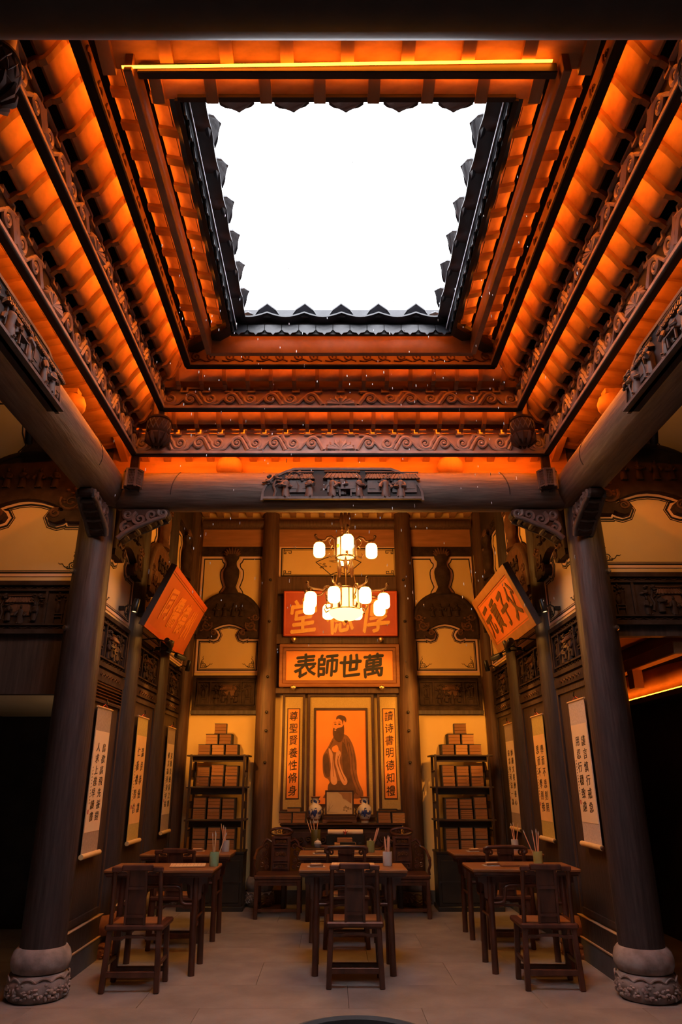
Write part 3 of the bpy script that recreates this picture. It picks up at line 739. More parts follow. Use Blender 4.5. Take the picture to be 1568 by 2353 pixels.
def carved_lintel(label, loc, rotz, w, z0, z1, m='carved'):
    t = thing('carved_lintel', label, 'carved lintel', loc, rotz); h = z1 - z0; hw = w / 2
    obj('backboard', MB().box(-hw, hw, .0, .03, z0, z1), m, t)
    R = [(-hw, z0), (hw, z0), (hw, z1), (-hw, z1)]
    obj('outer_frame', MB().ribbon(R, 0, .045, -.035, .0), m, t)
    i0 = [(-hw + .065, z0 + .085), (hw - .065, z0 + .085), (hw - .065, z1 - .085), (-hw + .065, z1 - .085)]
    obj('inner_frame', MB().ribbon(i0, 0, .018, -.028, .0), m, t)
    xs = [-hw + .075, -hw + .075 + (w - .15) * .23, hw - .075 - (w - .15) * .23, hw - .075]
    for x in xs[1:3]: obj('divider', MB().box(x - .012, x + .012, -.026, 0, z0 + .09, z1 - .09), m, t)
    zz = z0 + .10; k = (h - .22) / .33
    for x in ((xs[0] + xs[1]) / 2, (xs[2] + xs[3]) / 2):
        obj('carved_vase_stand', relief_vase_stand(), None, t, (x, -.006, zz), sc=(k * .95, k, k))
    cw = xs[2] - xs[1]; c = (xs[1] + xs[2]) / 2
    for i, f in enumerate((-.30, -.08, .12, .33)): obj('carved_figure', shared(('cfig', i % 3), lambda: _fig(i % 3)), None, t, (c + f * cw, -.014, zz + (.03 if i % 2 else 0)), (0, 0, (.4, -.3, .2, -.5)[i]), sc=k * 1.15)
    obj('carved_tree', shared('ctree', _tree), None, t, (c - .2 * cw, -.004, zz + .05 * k), sc=k * 1.3); obj('carved_tree', shared('ctree', _tree), None, t, (c + .36 * cw, -.004, zz + .08 * k), sc=k * 1.15)
    obj('carved_house', shared('chouse', _house), None, t, (c + .08 * cw, -.002, zz + .09 * k), sc=k * 1.15)
    n = int(w / .03)
    for z in (z0 + .065, z1 - .065): obj('vine_border', MB().tube([(-hw + .07 + (w - .14) * q / n, -.007, z + .011 * math.sin(q * 1.6)) for q in range(n + 1)], .007, 4), m, t)
    return t
def _recolour(me, m):
    c = me.copy(); c.materials.clear(); c.materials.append(MATS[m]); return c
def _fig(v): return _recolour(relief_figure(v), 'carved')
def _tree(): return _recolour(relief_tree(), 'carved')
def _house(): return _recolour(relief_house(), 'carved_red')
def corner_vine(sx):
    def mk():
        m = MB()
        for c, z, r, a0, tn in ((.06, .055, .045, 0, 1.3), (.03, .10, .03, 1, -1.2), (.115, .03, .028, 2, 1.2)):
            p = spiral(c, z, r, .006, a0, tn, 14); m.tube([(x * sx, 0, q) for x, q in p], [lerp(.0075, .004, i / 14) for i in range(15)], 4)
        m.tube([(x * sx, 0, z) for x, z in ((.01, .0), (.015, .09), (.03, .14), (.06, .17), (.045, .20), (.06, .225))], [.008, .008, .007, .006, .005, .003], 4)
        m.tube([(x * sx, 0, z) for x, z in ((.0, .01), (.1, .015), (.16, .04), (.185, .075), (.215, .07), (.235, .085))], [.008, .008, .007, .006, .005, .003], 4)
        return m.mesh('corner_vine', 'line_black')
    return shared(('vine', sx), mk)
def bay(wall, where, loc, rotz, w, dz=0, zs=1.0, upper=True, cm='carved', pm='plaster', carved=True):
    """one bay: plaster fields with painted lines, arched moon beam, vase strut, carved panel. local -y faces the room"""
    hw = w / 2; k = w / 1.04
    Z = lambda z: 3.2 + dz + (z - 3.2) * zs
    def part(name, mb, m, par, y=0, sm=None):
        o = obj(name, mb, m, par, loc if par is wall else (0, 0, 0), (0, 0, rotz) if par is wall else (0, 0, 0), smooth=sm); return o
    pl = part('plaster_field', MB().box(-hw, hw, -.005, .03, Z(3.2), Z(5.2)), pm, wall)
    path = [(x * k, Z(z)) for x, z in NOTCH]; path = path + [(-x, z) for x, z in path[::-1][1:]]
    path[0] = (-hw + .012, Z(3.78)); path[-1] = (hw - .012, Z(3.78))
    low = [(-hw + .012, Z(3.25))] + path + [(hw - .012, Z(3.25))]
    low = low[::-1]                                   # counter-clockwise: offsets > 0 go inside
    obj('pink_line', MB().ribbon(low, -.002, .026, -.016, -.004), 'line_pink', pl)
    obj('black_line', MB().ribbon(low, .028, .046, -.012, -.004), 'line_black', pl)
    obj('pink_line', MB().ribbon(low, .048, .053, -.011, -.004), 'line_pink', pl)
    obj('black_line', MB().ribbon(low, .054, .061, -.0115, -.004), 'line_black', pl)
    obj('corner_vine', corner_vine(1), None, pl, (-hw + .085, -.008, Z(3.25) + .07), sc=(.85, .6, .85)); obj('corner_vine', corner_vine(-1), None, pl, (hw - .085, -.008, Z(3.25) + .07), sc=(.85, .6, .85))
    # arched moon beam
    t = thing('moon_beam', 'arched carved moon beam ' + where, 'beam', loc, rotz)
    arc = []
    for i in range(25):
        a = PI * i / 24; arc.append((-hw * math.cos(a) * (1.0 if abs(math.cos(a)) > .999 else 1), Z(3.86) + (Z(4.53) - Z(3.86)) * math.sin(a) ** .75))
    poly = path + [(hw, Z(3.78))] + arc[::-1] + [(-hw, Z(3.78))]
    obj('beam_body', MB().prism(poly, -.10, .0), cm, t)
    obj('beam_crown', MB().tube([(x, -.06, z - .02) for x, z in arc], .05, 8, sq=1.0), 'hall_column' if cm == 'carved_red' else 'carved', t, smooth=50)
    rl = MB()
    for s in (-1, 1):
        for (cx, cz, r, a0, tn) in ((.36, 3.98, .10, 2.6, 1.5), (.43, 4.12, .06, 0, -1.3), (.24, 3.865, .05, 1.0, 1.4)):
            rl.tube([(s * k * x, -.105, Z(z)) for x, z in spiral(cx, cz, r, .015, a0, tn, 18)], [lerp(.018, .007, i / 18) for i in range(19)], 5)
        rr = random.Random(9)
        for q in range(12): rl.ball((s * k * rr.uniform(.30, .46), -.10, Z(rr.uniform(3.88, 4.14))), (.024, .018, .018), 6, 4)
    obj('scroll_carving', rl, 'carved_red', t, smooth=55)
    for i, x in enumerate((-.2, -.07, .07, .2)): obj('carved_figure', shared(('cfig', i % 3), lambda: _fig(i % 3)), None, t, (x * k, -.105, Z(4.13)), sc=1.25 * zs)
    if upper:
        zt = 5.165
        up = []
        for i in range(20): q = i / 19; up.append((-vase_r(1 - q) * .98 * k, Z(lerp(zt, 4.52, q))))
        arcl = [(x, z) for x, z in arc if x < -.16 * k][::-1]
        out = [(-hw + .012, Z(zt))] + [(-hw + .012, arcl[-1][1] + .05)] + arcl[::-1][1:] + up[::-1]
        for s in (1, -1):
            P = [(s * x, z) for x, z in out]
            if s < 0: P = P[::-1]
            obj('pink_line', MB().ribbon(P, -.01, .024, -.016, -.004), 'line_pink', pl)
            obj('black_line', MB().ribbon(P, .026, .042, -.012, -.004), 'line_black', pl)
        t2 = thing('vase_strut', 'carved vase-shaped wooden strut ' + where, 'strut', loc, rotz)
        prof = [(vase_r(i / 26) * .82 * k, Z(lerp(4.50, 5.18, i / 26))) for i in range(27)]
        obj('vase_body', MB().lathe(prof, 20, sy=.5, c=(0, -.085, 0)), cm, t2, smooth=50)
        ft = MB()
        for i in range(9): a = PI * i / 8; ft.tube([(.03 * math.cos(a), -.10, Z(5.13)), (.09 * math.cos(a), -.12, Z(5.18) + .03 * math.sin(a)), (.14 * math.cos(a), -.10, Z(5.2) + .11 * math.sin(a))], [.01, .026, .008], 6)
        obj('flower_carving', ft, 'carved_red', t2, smooth=50)
        t3 = thing('frieze_board', 'small carved frieze board ' + where, 'frieze', loc, rotz)
        obj('board', MB().box(-hw, hw, -.04, .03, Z(5.18), Z(5.34)), cm, t3)
        fr = MB()
        for s in (-1, 1):
            for c in (.22, .31, .40): fr.tube([(s * k * x, -.044, z) for x, z in spiral(c, Z(5.26), .045, .008, 1, 1.3, 12)], .008, 4)
            fr.box(min(s * .16 * k, s * .47 * k), max(s * .16 * k, s * .47 * k), -.05, -.04, Z(5.19), Z(5.20)); fr.box(min(s * .16 * k, s * .47 * k), max(s * .16 * k, s * .47 * k), -.05, -.04, Z(5.32), Z(5.33))
        obj('scroll_carving', fr, 'carved', t3, smooth=50)
    if carved: carved_lintel('dark carved relief panel ' + where, loc, rotz, w, 2.665 + dz, 3.20 + dz, 'carved')
# --- back wall bays
for s, n in ((-1, 'left'), (1, 'right')):
    bay(wb, 'above the %s bookcase' % n, (s * 1.755, BACK - .04, 0), 0, 1.04, cm='carved')
    obj('door_header', MB().box(-.53, .53, -.05, .03, 2.61, 2.665), 'wall_wood', wb, (s * 1.755, BACK - .03, 0))
# --- outer bays beside the front columns (side aisles)
for s, n in ((-1, 'left'), (1, 'right')):
    wa = struct('wall_aisle_' + n, MB().box(s * 3.25 - .68, s * 3.25 + .68, 6.86, 6.95, 2.98 if s > 0 else 2.42, 6.3), 'wall_wood', label='timber and plaster wall over the %s aisle opening' % n)
    bay(wa, 'beside the %s front column' % n, (s * 3.26, 6.84, 0), 0, 1.32, dz=.33 if s < 0 else .42, zs=1.06, pm='aisle_plaster')
    struct('wall_aisle_end_' + n, MB().box(s * 4.2 - .3, s * 4.2 + .3, 6.8, 6.95, 0, 6.3), 'dark_wood')
struct('ceiling_aisle_low_left', MB().box(-4.4, -2.58, 6.96, 9.6, 2.43, 2.47), 'aisle_plaster')
struct('wall_aisle_back_left', MB().box(-4.4, -2.58, 9.5, 9.6, 0, 2.5), 'dark_wood')
struct('wall_aisle_back_right', MB().box(2.58, 4.4, 10.9, 11.0, 0, 6), 'dark_wood')
ar = struct('wall_aisle_inner_right', MB().box(3.75, 3.83, 6.96, 10.9, 0, 6), 'wall_wood')
# orange lit beams in the right aisle
t = thing('aisle_beam', 'orange-lit timber beam inside the right aisle', 'beam', (3.40, 9, 2.83))
obj('timber', MB().box(-.06, .08, -2.0, 1.88, 0, .13), 'rafter_wood', t, bevel=.01); obj('block', MB().box(-.04, .07, -.9, -.75, -.2, 0), 'rafter_wood', t)
tag(obj('ledge', MB().box(3.56, 3.75, 7.0, 10.88, 2.50, 2.56), 'wall_wood'), 'narrow ledge holding a strip light in the right aisle', 'ledge')
tag(obj('strip_light', MB().box(3.57, 3.58, 7.0, 10.88, 2.562, 2.572), 'led_soft'), 'orange strip light on the ledge in the right aisle', 'light')
tag(obj('bulging_beam', MB().lathe([(.1, -1.9), (.14, -1), (.15, 0), (.14, 1), (.1, 1.88)], 16, c=(3.74, 8.98, 2.74), axis='y'), 'rafter_wood', smooth=50), 'round lower beam above the strip light in the right aisle', 'beam')
struct('ceiling_aisle_low_right', MB().box(2.58, 3.75, 6.96, 10.9, 3.25, 3.3), 'hall_wood')
# added strips, out of view, that brighten the aisle walls
for s, n in ((-1, 'left'), (1, 'right')):
    tag(obj('strip_light', MB().box(s * 3.4 - .5, s * 3.4 + .5, 6.30, 6.32, 5.74, 5.76), 'aisle_fill'), 'added unseen warm strip under the %s aisle ceiling' % n, 'light')
tag(obj('strip_light', MB().box(-2.62, -2.60, 7.1, 9.2, 1.95, 1.97), 'low_aisle_fill'), 'added unseen pale strip behind the left front column', 'light')  # added fill for the low left aisle ceiling, hidden by the column

# --- side wall bays
BY = (7.44, 8.95, 10.45); WH = ('in the bay next to the %s front column', 'in the bay behind the %s tilted plaque', 'in the far bay of the %s wall')
for s, n, wall in ((-1, 'left', wl), (1, 'right', wr)):
    rz = PI / 2 if s < 0 else -PI / 2
    for i, Y in enumerate(BY):
        w = (1.08, 1.16, 1.14)[i]; loc = (s * 2.44, Y, 0)
        bay(wall, WH[i] % n, loc, rz, w, dz=.06, upper=True, cm='carved_red' if i == 1 else 'carved', pm='aisle_plaster' if i == 0 else 'plaster')
        fr = MB().ribbon([(-w / 2, .42), (w / 2, .42), (w / 2, 2.58), (-w / 2, 2.58)], 0, .05, -.02, .0)
        fr.box(-w / 2, w / 2, -.02, 0, 2.36, 2.40) if 0 else None
        pf = obj('panel_frame', fr, 'wall_wood', wall, loc, (0, 0, rz))
        obj('carved_strip', MB().box(-w / 2, w / 2, -.03, .0, 2.60, 2.70), 'carved', wall, loc, (0, 0, rz))
        cs = MB()
        for q in range(7): cs.tube([(-.3 + q * .1 - .03, -.032, 2.65), (-.3 + q * .1, -.036, 2.672), (-.3 + q * .1 + .03, -.032, 2.65), (-.3 + q * .1, -.036, 2.628)], .008, 4, closed=True)
        obj('strip_carving', cs, 'carved_red', wall, loc, (0, 0, rz))
    if s < 0:
        t = thing('louver', 'dark slatted louver above the first left scroll', 'louver', (-2.44, 7.42, 0), rz)
        obj('louver_frame', MB().ribbon([(-.5, 2.38), (.5, 2.38), (.5, 2.60), (-.5, 2.60)], 0, .02, -.035, .0), 'carved', t)
        for q in range(6): obj('slat', MB().hexa([(-.48, -.035, 2.40 + q * .031), (.48, -.035, 2.40 + q * .031), (.48, -.008, 2.412 + q * .031), (-.48, -.008, 2.412 + q * .031), (-.48, -.035, 2.408 + q * .031), (.48, -.035, 2.408 + q * .031), (.48, -.008, 2.42 + q * .031), (-.48, -.008, 2.42 + q * .031)]), 'furniture', t)
    bb = struct('baseboard_' + n, MB().box(min(s * 2.44, s * 2.40), max(s * 2.44, s * 2.40), 6.85, 11.3, 0, .195), 'grey_stone')
    obj('light_trim', MB().box(min(s * 2.44, s * 2.392), max(s * 2.44, s * 2.392), 6.85, 11.3, .195, .205), 'rod', bb)
    tr = struct('trim_' + ('1' if s < 0 else '2'), MB().box(min(s * 2.44, s * 2.41), max(s * 2.44, s * 2.41), 6.85, 11.3, .205, .385), 'wall_wood')
    obj('light_trim', MB().box(min(s * 2.44, s * 2.402), max(s * 2.44, s * 2.402), 6.85, 11.3, .385, .393), 'rod', tr)
struct('baseboard_back', MB().box(-2.4, 2.4, BACK - .03, BACK, 0, .175), 'grey_stone')

# --- altar wall centre bay timbers
def timber(name, label, x0, x1, y0, y1, z0, z1, m='hall_wood', cat='beam'):
    return tag(obj(name, MB().box(x0, x1, y0, y1, z0, z1), m, bevel=.008), label, cat)
for (xa, xb, n) in ((-2.28, -1.23, 'over the left bookcase bay'), (-1.0, 1.0, 'over the altar bay'), (1.23, 2.28, 'over the right bookcase bay')):
    tag(obj('round_purlin', MB().lathe([(.085, xa), (.09, (xa + xb) / 2), (.085, xb)], 16, c=(0, 11.2, 5.735), axis='x'), 'hall_column', smooth=40), 'orange-lit round purlin high ' + n, 'beam')
    timber('upper_board', 'wide orange-lit board below the purlin ' + n, xa, xb, 11.22, 11.27, 5.345, 5.66)
timber('tie_beam', 'brown tie beam between fan panel and red plaque', -1.0, 1.02, 11.12, 11.28, 4.50, 4.79, 'hall_column')
timber('sill_beam', 'brown sill beam below the red plaque', -1.0, 1.02, 11.12, 11.28, 3.68, 3.84, 'hall_column')
timber('backing_board', 'dark board behind the red plaque', -1.0, 1.02, 11.24, 11.29, 3.84, 4.50, 'hall_column', 'board')
timber('backing_board', 'dark board behind the yellow plaque', -1.0, 1.02, 11.24, 11.29, 3.0, 3.68, 'hall_column', 'board')
timber('lower_beam', 'thin brown beam above the portrait', -.98, 1.02, 11.14, 11.28, 2.915, 3.0, 'hall_column')
# fan panel
t = thing('fan_panel', 'yellow plaster panel with a painted fan landscape', 'panel', (.03, 11.28, 5.08))
hw, hh = 1.0, .28
obj('plaster_field', MB().box(-hw, hw, -.02, .01, -hh, hh), 'plaster', t)
R = [(-hw, -hh), (hw, -hh), (hw, hh), (-hw, hh)]
obj('pink_line', MB().ribbon(R, 0, .026, -.03, -.018), 'line_pink', t); obj('black_line', MB().ribbon(R, .03, .05, -.028, -.018), 'line_black', t); obj('black_line', MB().ribbon(R, .06, .066, -.026, -.018), 'line_black', t)
for sx in (-1, 1):
    for sz in (-1, 1):
        k = [(.08, .04), (.08, .13), (.11, .13), (.11, .10), (.095, .10)]; k2 = [(.08, .08), (.2, .08), (.2, .12), (.16, .12), (.16, .10)]
        for kk in (k, k2): obj('key_fret', MB().ribbon([(sx * (hw - a), sz * (hh - b)) for a, b in kk], -.005, .005, -.026, -.018, closed=False), 'line_black', t)
fan = [(-.38, -.0), (-.13, -.22)] + [(-.13 + .26 * i / 8, -.22 + .045 * math.sin(PI * i / 8)) for i in range(1, 8)] + [(.13, -.22), (.38, 0)] + [(.38 - .76 * i / 10, .12 * math.sin(PI * i / 10)) for i in range(1, 10)]
obj('fan_outline', MB().ribbon(fan, -.006, .006, -.026, -.018), 'line_black', t)
la = MB(); rn = random.Random(4)
for q in range(22): la.ball((rn.choice((-.22, .12)) + rn.uniform(-.1, .1), -.022, rn.uniform(-.10, -.02)), (rn.uniform(.01, .03), .003, rn.uniform(.006, .018)), 6, 4)
for q in range(8): la.ball((rn.uniform(-.2, .2), -.022, rn.uniform(0, .06)), (.05, .003, .007), 6, 4)
obj('painted_trees', la, 'art_ink', t)['kind'] = 'stuff'
# ------------------------------------------------------------------ plaques
t = thing('red_plaque', 'red lacquer plaque with three large gold characters', 'plaque', (.055, 10.98, 4.14)); t.rotation_euler = (math.radians(9), 0, 0)
obj('board', MB().box(-.91, .91, -.02, .02, -.36, .36), 'red_lacquer', t, bevel=.01)
obj('edge_line', MB().ribbon([(-.89, -.34), (.89, -.34), (.89, .34), (-.89, .34)], 0, .012, -.026, -.018), 'sign_red_edge', t)
write(t, '堂德厚', 'gold', [(-.59, -.03), (.0, -.03), (.57, -.03)], .42, .54, -.024, .022, .15)
t = thing('yellow_plaque', 'orange plaque with four bold black characters in a brown frame', 'plaque', (.035, 11.09, 3.335)); t.rotation_euler = (math.radians(5), 0, 0)
obj('panel', MB().box(-.84, .84, -.01, .02, -.26, .26), 'orange_board', t)
R = [(-.945, -.33), (.945, -.33), (.945, .33), (-.945, .33)]
obj('outer_frame', MB().ribbon(R, 0, .055, -.05, .02), 'plaque_wood', t, bevel=.008); obj('inner_frame', MB().ribbon(R, .055, .105, -.032, .02), 'plaque_wood', t, bevel=.006)
write(t, '表師世萬', 'ink', [(-.535, 0), (-.18, 0), (.175, 0), (.535, 0)], .33, .35, -.0125, .028, .02)
for x in (-.72, .66):
    for z in (-.34, .40):
        o = obj('lotus_hook', MB().lathe([(.012, -.04), (.03, -.02), (.045, .01), (.03, .03), (.012, .04)], 8, sy=.4), 'brass', t, (x, -.05, z), smooth=50)
# tilted plaques on the side walls
def tilted(s, label, text, board, edge, tm, framed):
    # lower edge near the wall, upper edge leaning into the room
    yc = 8.74 if s < 0 else 8.55; p0 = Vector((s * 2.185, yc, 3.255)); p1 = Vector((s * 1.87, yc, 3.955))
    t = thing('tilted_plaque', label, 'plaque', (p0 + p1) / 2)
    ang = math.atan2(abs(p1.x - p0.x), p1.z - p0.z); h = (p1 - p0).length; hw = 1.055 if s < 0 else .925
    t.rotation_euler = (ang, 0, PI / 2 if s < 0 else -PI / 2)
    obj('board', MB().box(-hw, hw, 0, .035, -h / 2, h / 2), board, t)
    fw = .10
    R = [(-hw, -h / 2), (hw, -h / 2), (hw, h / 2), (-hw, h / 2)]
    if framed: obj('frame', MB().ribbon(R, 0, fw, -.012, .03), edge, t); obj('frame_line', MB().ribbon(R, fw + .02, fw + .028, -.003, .003), edge, t)
    else:
        obj('edge_band', MB().box(-hw, hw, -.006, .03, h / 2 - .06, h / 2), edge, t); obj('edge_band', MB().box(-hw, hw, -.006, .03, -h / 2, -h / 2 + .06), edge, t)
        obj('edge_line', MB().box(-hw, hw, -.004, .0, h / 2 - .09, h / 2 - .085), 'robe_dark', t)
    obj('side_batten', MB().box(-hw - .012, -hw, -.01, .06, -h / 2, h / 2), 'dark_wood', t); obj('side_batten', MB().box(hw, hw + .012, -.01, .06, -h / 2, h / 2), 'dark_wood', t)
    obj('back_board', MB().box(-hw, hw, .036, .06, -h / 2 + .01, h / 2 - .01), 'dark_wood', t)
    n = len(text); write(t, text, tm, [((i - (n - 1) / 2) * .40, 0) for i in range(n)], .32, .40, -.004, .025, .02)
    return t
tilted(-1, 'red-orange plaque with faded pale characters tilted on the left wall', '同儒德州', 'sign_red', 'sign_red_edge', 'sign_text_orange', False)
tilted(1, 'orange plaque with dark characters in a brown frame tilted on the right wall', '元貢子父', 'sign_orange', 'sign_frame', 'sign_text_dark', True)

# ------------------------------------------------------------------ altar wall: couplets and portrait
def couplet(label, x, text):
    t = thing('couplet', label, 'scroll', (x, 11.25, 0))
    zt, zb = 2.90, 1.22; hw = .165
    obj('silk_mount', MB().box(-hw, hw, -.02, .03, zb, zt), 'couplet_silk', t)
    R = [(-hw, zb), (hw, zb), (hw, zt), (-hw, zt)]
    obj('outer_frame', MB().ribbon(R, -.012, .026, -.045, .03), 'frame_dark', t, bevel=.004)
    p = [(-.088, 1.40), (.088, 1.40), (.088, 2.685), (-.088, 2.685)]
    obj('paper_strip', MB().box(-.088, .088, -.026, -.02, 1.40, 2.685), 'couplet_orange', t)
    obj('strip_border', MB().ribbon(p, -.012, .002, -.03, -.019), 'frame_dark', t)
    write(t, text, 'ink', [(0, 2.685 - .105 - i * .179) for i in range(7)], .125, .14, -.0265, .008, .02)
couplet('orange couplet strip with seven black characters left of the portrait', -.675, '尊聖賢養性脩身')
couplet('orange couplet strip with seven black characters right of the portrait', .80, '讀诗書明德知禮')
t = thing('portrait', 'orange portrait painting of a robed bearded man with joined hands', 'painting', (.055, 11.25, 0))
hw = .505; zb, zt = 1.15, 2.90
obj('silk_mount', MB().box(-hw, hw, -.02, .03, zb, zt), 'couplet_silk', t)
R = [(-hw, zb), (hw, zb), (hw, zt), (-hw, zt)]
obj('outer_frame', MB().ribbon(R, -.012, .03, -.05, .03), 'frame_dark', t, bevel=.004)
R = [(-.405, 1.30), (.405, 1.30), (.405, 2.69), (-.405, 2.69)]
obj('painting_sheet', MB().box(-.40, .40, -.026, -.02, 1.30, 2.69), 'couplet_orange', t)
obj('inner_frame', MB().ribbon(R, -.012, .022, -.045, -.018), 'frame_dark', t)
def smooth_path(p, n=4, closed=True):
    out = []; k = len(p)
    for i in range(k if closed else k - 1):
        a, b, c, d = (p[(i - 1) % k] if closed or i else p[0]), p[i], p[(i + 1) % k], (p[(i + 2) % k] if closed or i < k - 2 else p[-1])
        for j in range(n):
            u = j / n
            out.append(tuple(.5 * (2 * b[q] + (c[q] - a[q]) * u + (2 * a[q] - 5 * b[q] + 4 * c[q] - d[q]) * u * u + (3 * b[q] - a[q] - 3 * c[q] + d[q]) * u ** 3) for q in (0, 1)))
    if not closed: out.append(p[-1])
    return out
def paint(name, pts, m, y, e=.003): return obj(name, MB().prism(smooth_path(pts), y - e, y), m, t)
y = -.027
paint('painted_robe', [(-.05, 2.32), (-.12, 2.26), (-.20, 2.12), (-.24, 2.06), (-.275, 1.98), (-.275, 1.80), (-.25, 1.70), (-.19, 1.66), (-.17, 1.58), (-.20, 1.50), (-.26, 1.43), (-.22, 1.40), (.26, 1.40), (.33, 1.47), (.27, 1.62), (.24, 1.75), (.235, 1.92), (.20, 2.10), (.15, 2.22), (.08, 2.30)], 'robe_brown', y)
paint('painted_robe_shadow', [(.02, 2.2), (.10, 2.05), (.13, 1.85), (.17, 1.66), (.22, 1.52), (.18, 1.44), (.1, 1.44), (.09, 1.62), (.03, 1.8)], 'robe_dark', y - .003)
paint('painted_robe_shadow', [(-.17, 1.62), (.12, 1.62), (.14, 1.44), (-.16, 1.44)], 'robe_dark', y - .0036)
paint('painted_robe_shadow', [(-.27, 1.97), (-.20, 2.02), (-.17, 1.72), (-.24, 1.73)], 'robe_dark', y - .0042)
paint('painted_sleeve', [(-.19, 2.10), (-.13, 2.04), (-.105, 1.85), (-.07, 1.70), (-.06, 1.62), (-.10, 1.585), (-.15, 1.62), (-.16, 1.75), (-.155, 1.88)], 'robe_pink', y - .006)
paint('painted_sleeve', [(-.06, 2.08), (.0, 2.04), (-.02, 1.93), (.02, 1.78), (.09, 1.66), (.085, 1.60), (.04, 1.585), (-.01, 1.66), (-.06, 1.80), (-.09, 1.92)], 'robe_pink', y - .006)
paint('painted_hands', [(-.12, 2.13), (-.06, 2.15), (-.035, 2.09), (-.06, 2.05), (-.11, 2.05), (-.14, 2.09)], 'skin_paint', y - .008)
paint('painted_face', [(-.12, 2.42), (-.115, 2.48), (-.09, 2.53), (-.02, 2.535), (.03, 2.50), (.04, 2.42), (.01, 2.36), (-.06, 2.33), (-.11, 2.36)], 'skin_paint', y - .006)
paint('painted_beard', [(-.115, 2.40), (-.08, 2.385), (-.05, 2.40), (.02, 2.42), (.045, 2.45), (.05, 2.34), (.03, 2.25), (-.02, 2.20), (-.08, 2.23), (-.12, 2.30)], 'robe_dark', y - .009)
paint('painted_mouth', [(-.105, 2.372), (-.085, 2.38), (-.07, 2.37), (-.085, 2.36)], 'robe_pink', y - .0125, .002)
paint('painted_hair', [(-.07, 2.53), (-.06, 2.575), (-.01, 2.595), (.06, 2.575), (.085, 2.53), (.075, 2.49), (.045, 2.53), (.03, 2.45), (.015, 2.51), (-.03, 2.54)], 'robe_dark', y - .009)
paint('painted_eye', [(-.105, 2.46), (-.085, 2.465), (-.065, 2.455), (-.085, 2.45)], 'ink', y - .009, .002); paint('painted_eye', [(-.045, 2.46), (-.02, 2.467), (.0, 2.457), (-.022, 2.45)], 'ink', y - .009, .002)
paint('painted_brow', [(-.11, 2.48), (-.085, 2.492), (-.065, 2.482), (-.085, 2.485)], 'robe_dark', y - .009, .002); paint('painted_brow', [(-.045, 2.485), (-.02, 2.495), (.005, 2.482), (-.02, 2.487)], 'robe_dark', y - .009, .002)
paint('painted_nose', [(-.075, 2.465), (-.085, 2.42), (-.07, 2.415)], 'robe_pink', y - .009, .002)
for a in ([(.05, 2.24), (.075, 2.05), (.09, 1.85), (.13, 1.66)], [(.12, 2.2), (.165, 2.0), (.17, 1.85), (.21, 1.66), (.28, 1.5)], [(.09, 2.24), (.12, 2.02), (.14, 1.8)], [(-.03, 1.6), (-.045, 1.52), (-.07, 1.45)], [(.05, 1.6), (.045, 1.52), (.02, 1.45)],
          [(.15, 1.62), (.19, 1.52), (.25, 1.45)], [(-.24, 1.95), (-.245, 1.85), (-.22, 1.75)], [(-.12, 2.22), (-.16, 2.14), (-.2, 2.08)], [(.19, 2.08), (.21, 1.95), (.22, 1.8)]):
    obj('painted_fold', MB().ribbon(smooth_path(a, 4, False), -.005, .005, y - .0075, y - .004, closed=False), 'robe_dark', t)
for a in ([(-.12, 2.0), (-.125, 1.85), (-.11, 1.7)], [(-.045, 2.0), (-.04, 1.88), (.01, 1.74), (.055, 1.64)], [(-.015, 2.02), (-.055, 1.92), (-.02, 1.8), (.04, 1.68)]):
    obj('painted_fold', MB().ribbon(smooth_path(a, 4, False), -.004, .004, y - .0105, y - .008, closed=False), 'robe_brown', t)

# ------------------------------------------------------------------ hanging scrolls on the side walls
def hang_scroll(s, Y, z0, z1, p0, p1, w, silk, paper, cols, label, seal=True, rows_gap=None):
    t = thing('hanging_scroll', label, 'scroll', (s * 2.405, Y, 0), PI / 2 if s < 0 else -PI / 2)
    hw = w / 2
    obj('silk_mount', MB().box(-hw, hw, -.004, .0, z0, z1), silk, t)
    obj('paper', MB().box(-hw + .012, hw - .012, -.007, -.004, p0, p1), paper, t)
    obj('top_rod', MB().lathe([(.010, -hw - .02), (.010, hw + .02)], 8, c=(0, -.004, z1), axis='x'), 'rod', t, smooth=40)
    r = obj('bottom_roller', MB().lathe([(.024, -hw - .035), (.024, hw + .035)], 14, c=(0, -.018, z0), axis='x'), 'roller', t, smooth=40)
    for q in (-1, 1): obj('roller_knob', MB().lathe([(.018, 0), (.02, .02), (.012, .03)], 10, c=(q * (hw + .034), -.018, z0), axis='x'), 'frame_dark', r, smooth=40, sc=(1, 1, 1))
    obj('hanging_cord', MB().tube([(-.09, -.004, z1 + .008), (0, -.006, z1 + .04), (.09, -.004, z1 + .008)], .004, 5), 'seal_red', t)
    obj('hook', MB().tube([(0, -.006, z1 + .035), (.0, -.02, z1 + .05), (.004, -.012, z1 + .085)], .007, 6), 'black_metal', t)
    # right column is the first to be read
    for ci, txt in enumerate(cols):
        x = hw * (.40 - .76 * ci); n = len(txt); top = p1 - (p1 - p0) * .11; st = (p1 - p0) * .80 / n
        for i, c in enumerate(txt): obj('character', char_mesh(c, 'ink', 0, .02), None, t, (x + random.uniform(-.008, .008), -.0072, top - (i + .5) * st), (0, random.uniform(-.06, .06), 0), sc=(.105 * w / .46, .1, min(.105, st * .78)))
    if seal: obj('seal', MB().box(-hw + .035, -hw + .06, -.009, -.006, p0 + .16, p0 + .20), 'seal_red', t)
    sg = MB()
    for q in range(12): z = lerp(p1 - .35, p0 + .25, q / 11); sg.bar((-hw + .045, -.0085, z), (-hw + .06, -.0085, z + .012), .004, .003)
    obj('signature', sg, 'ink', t)
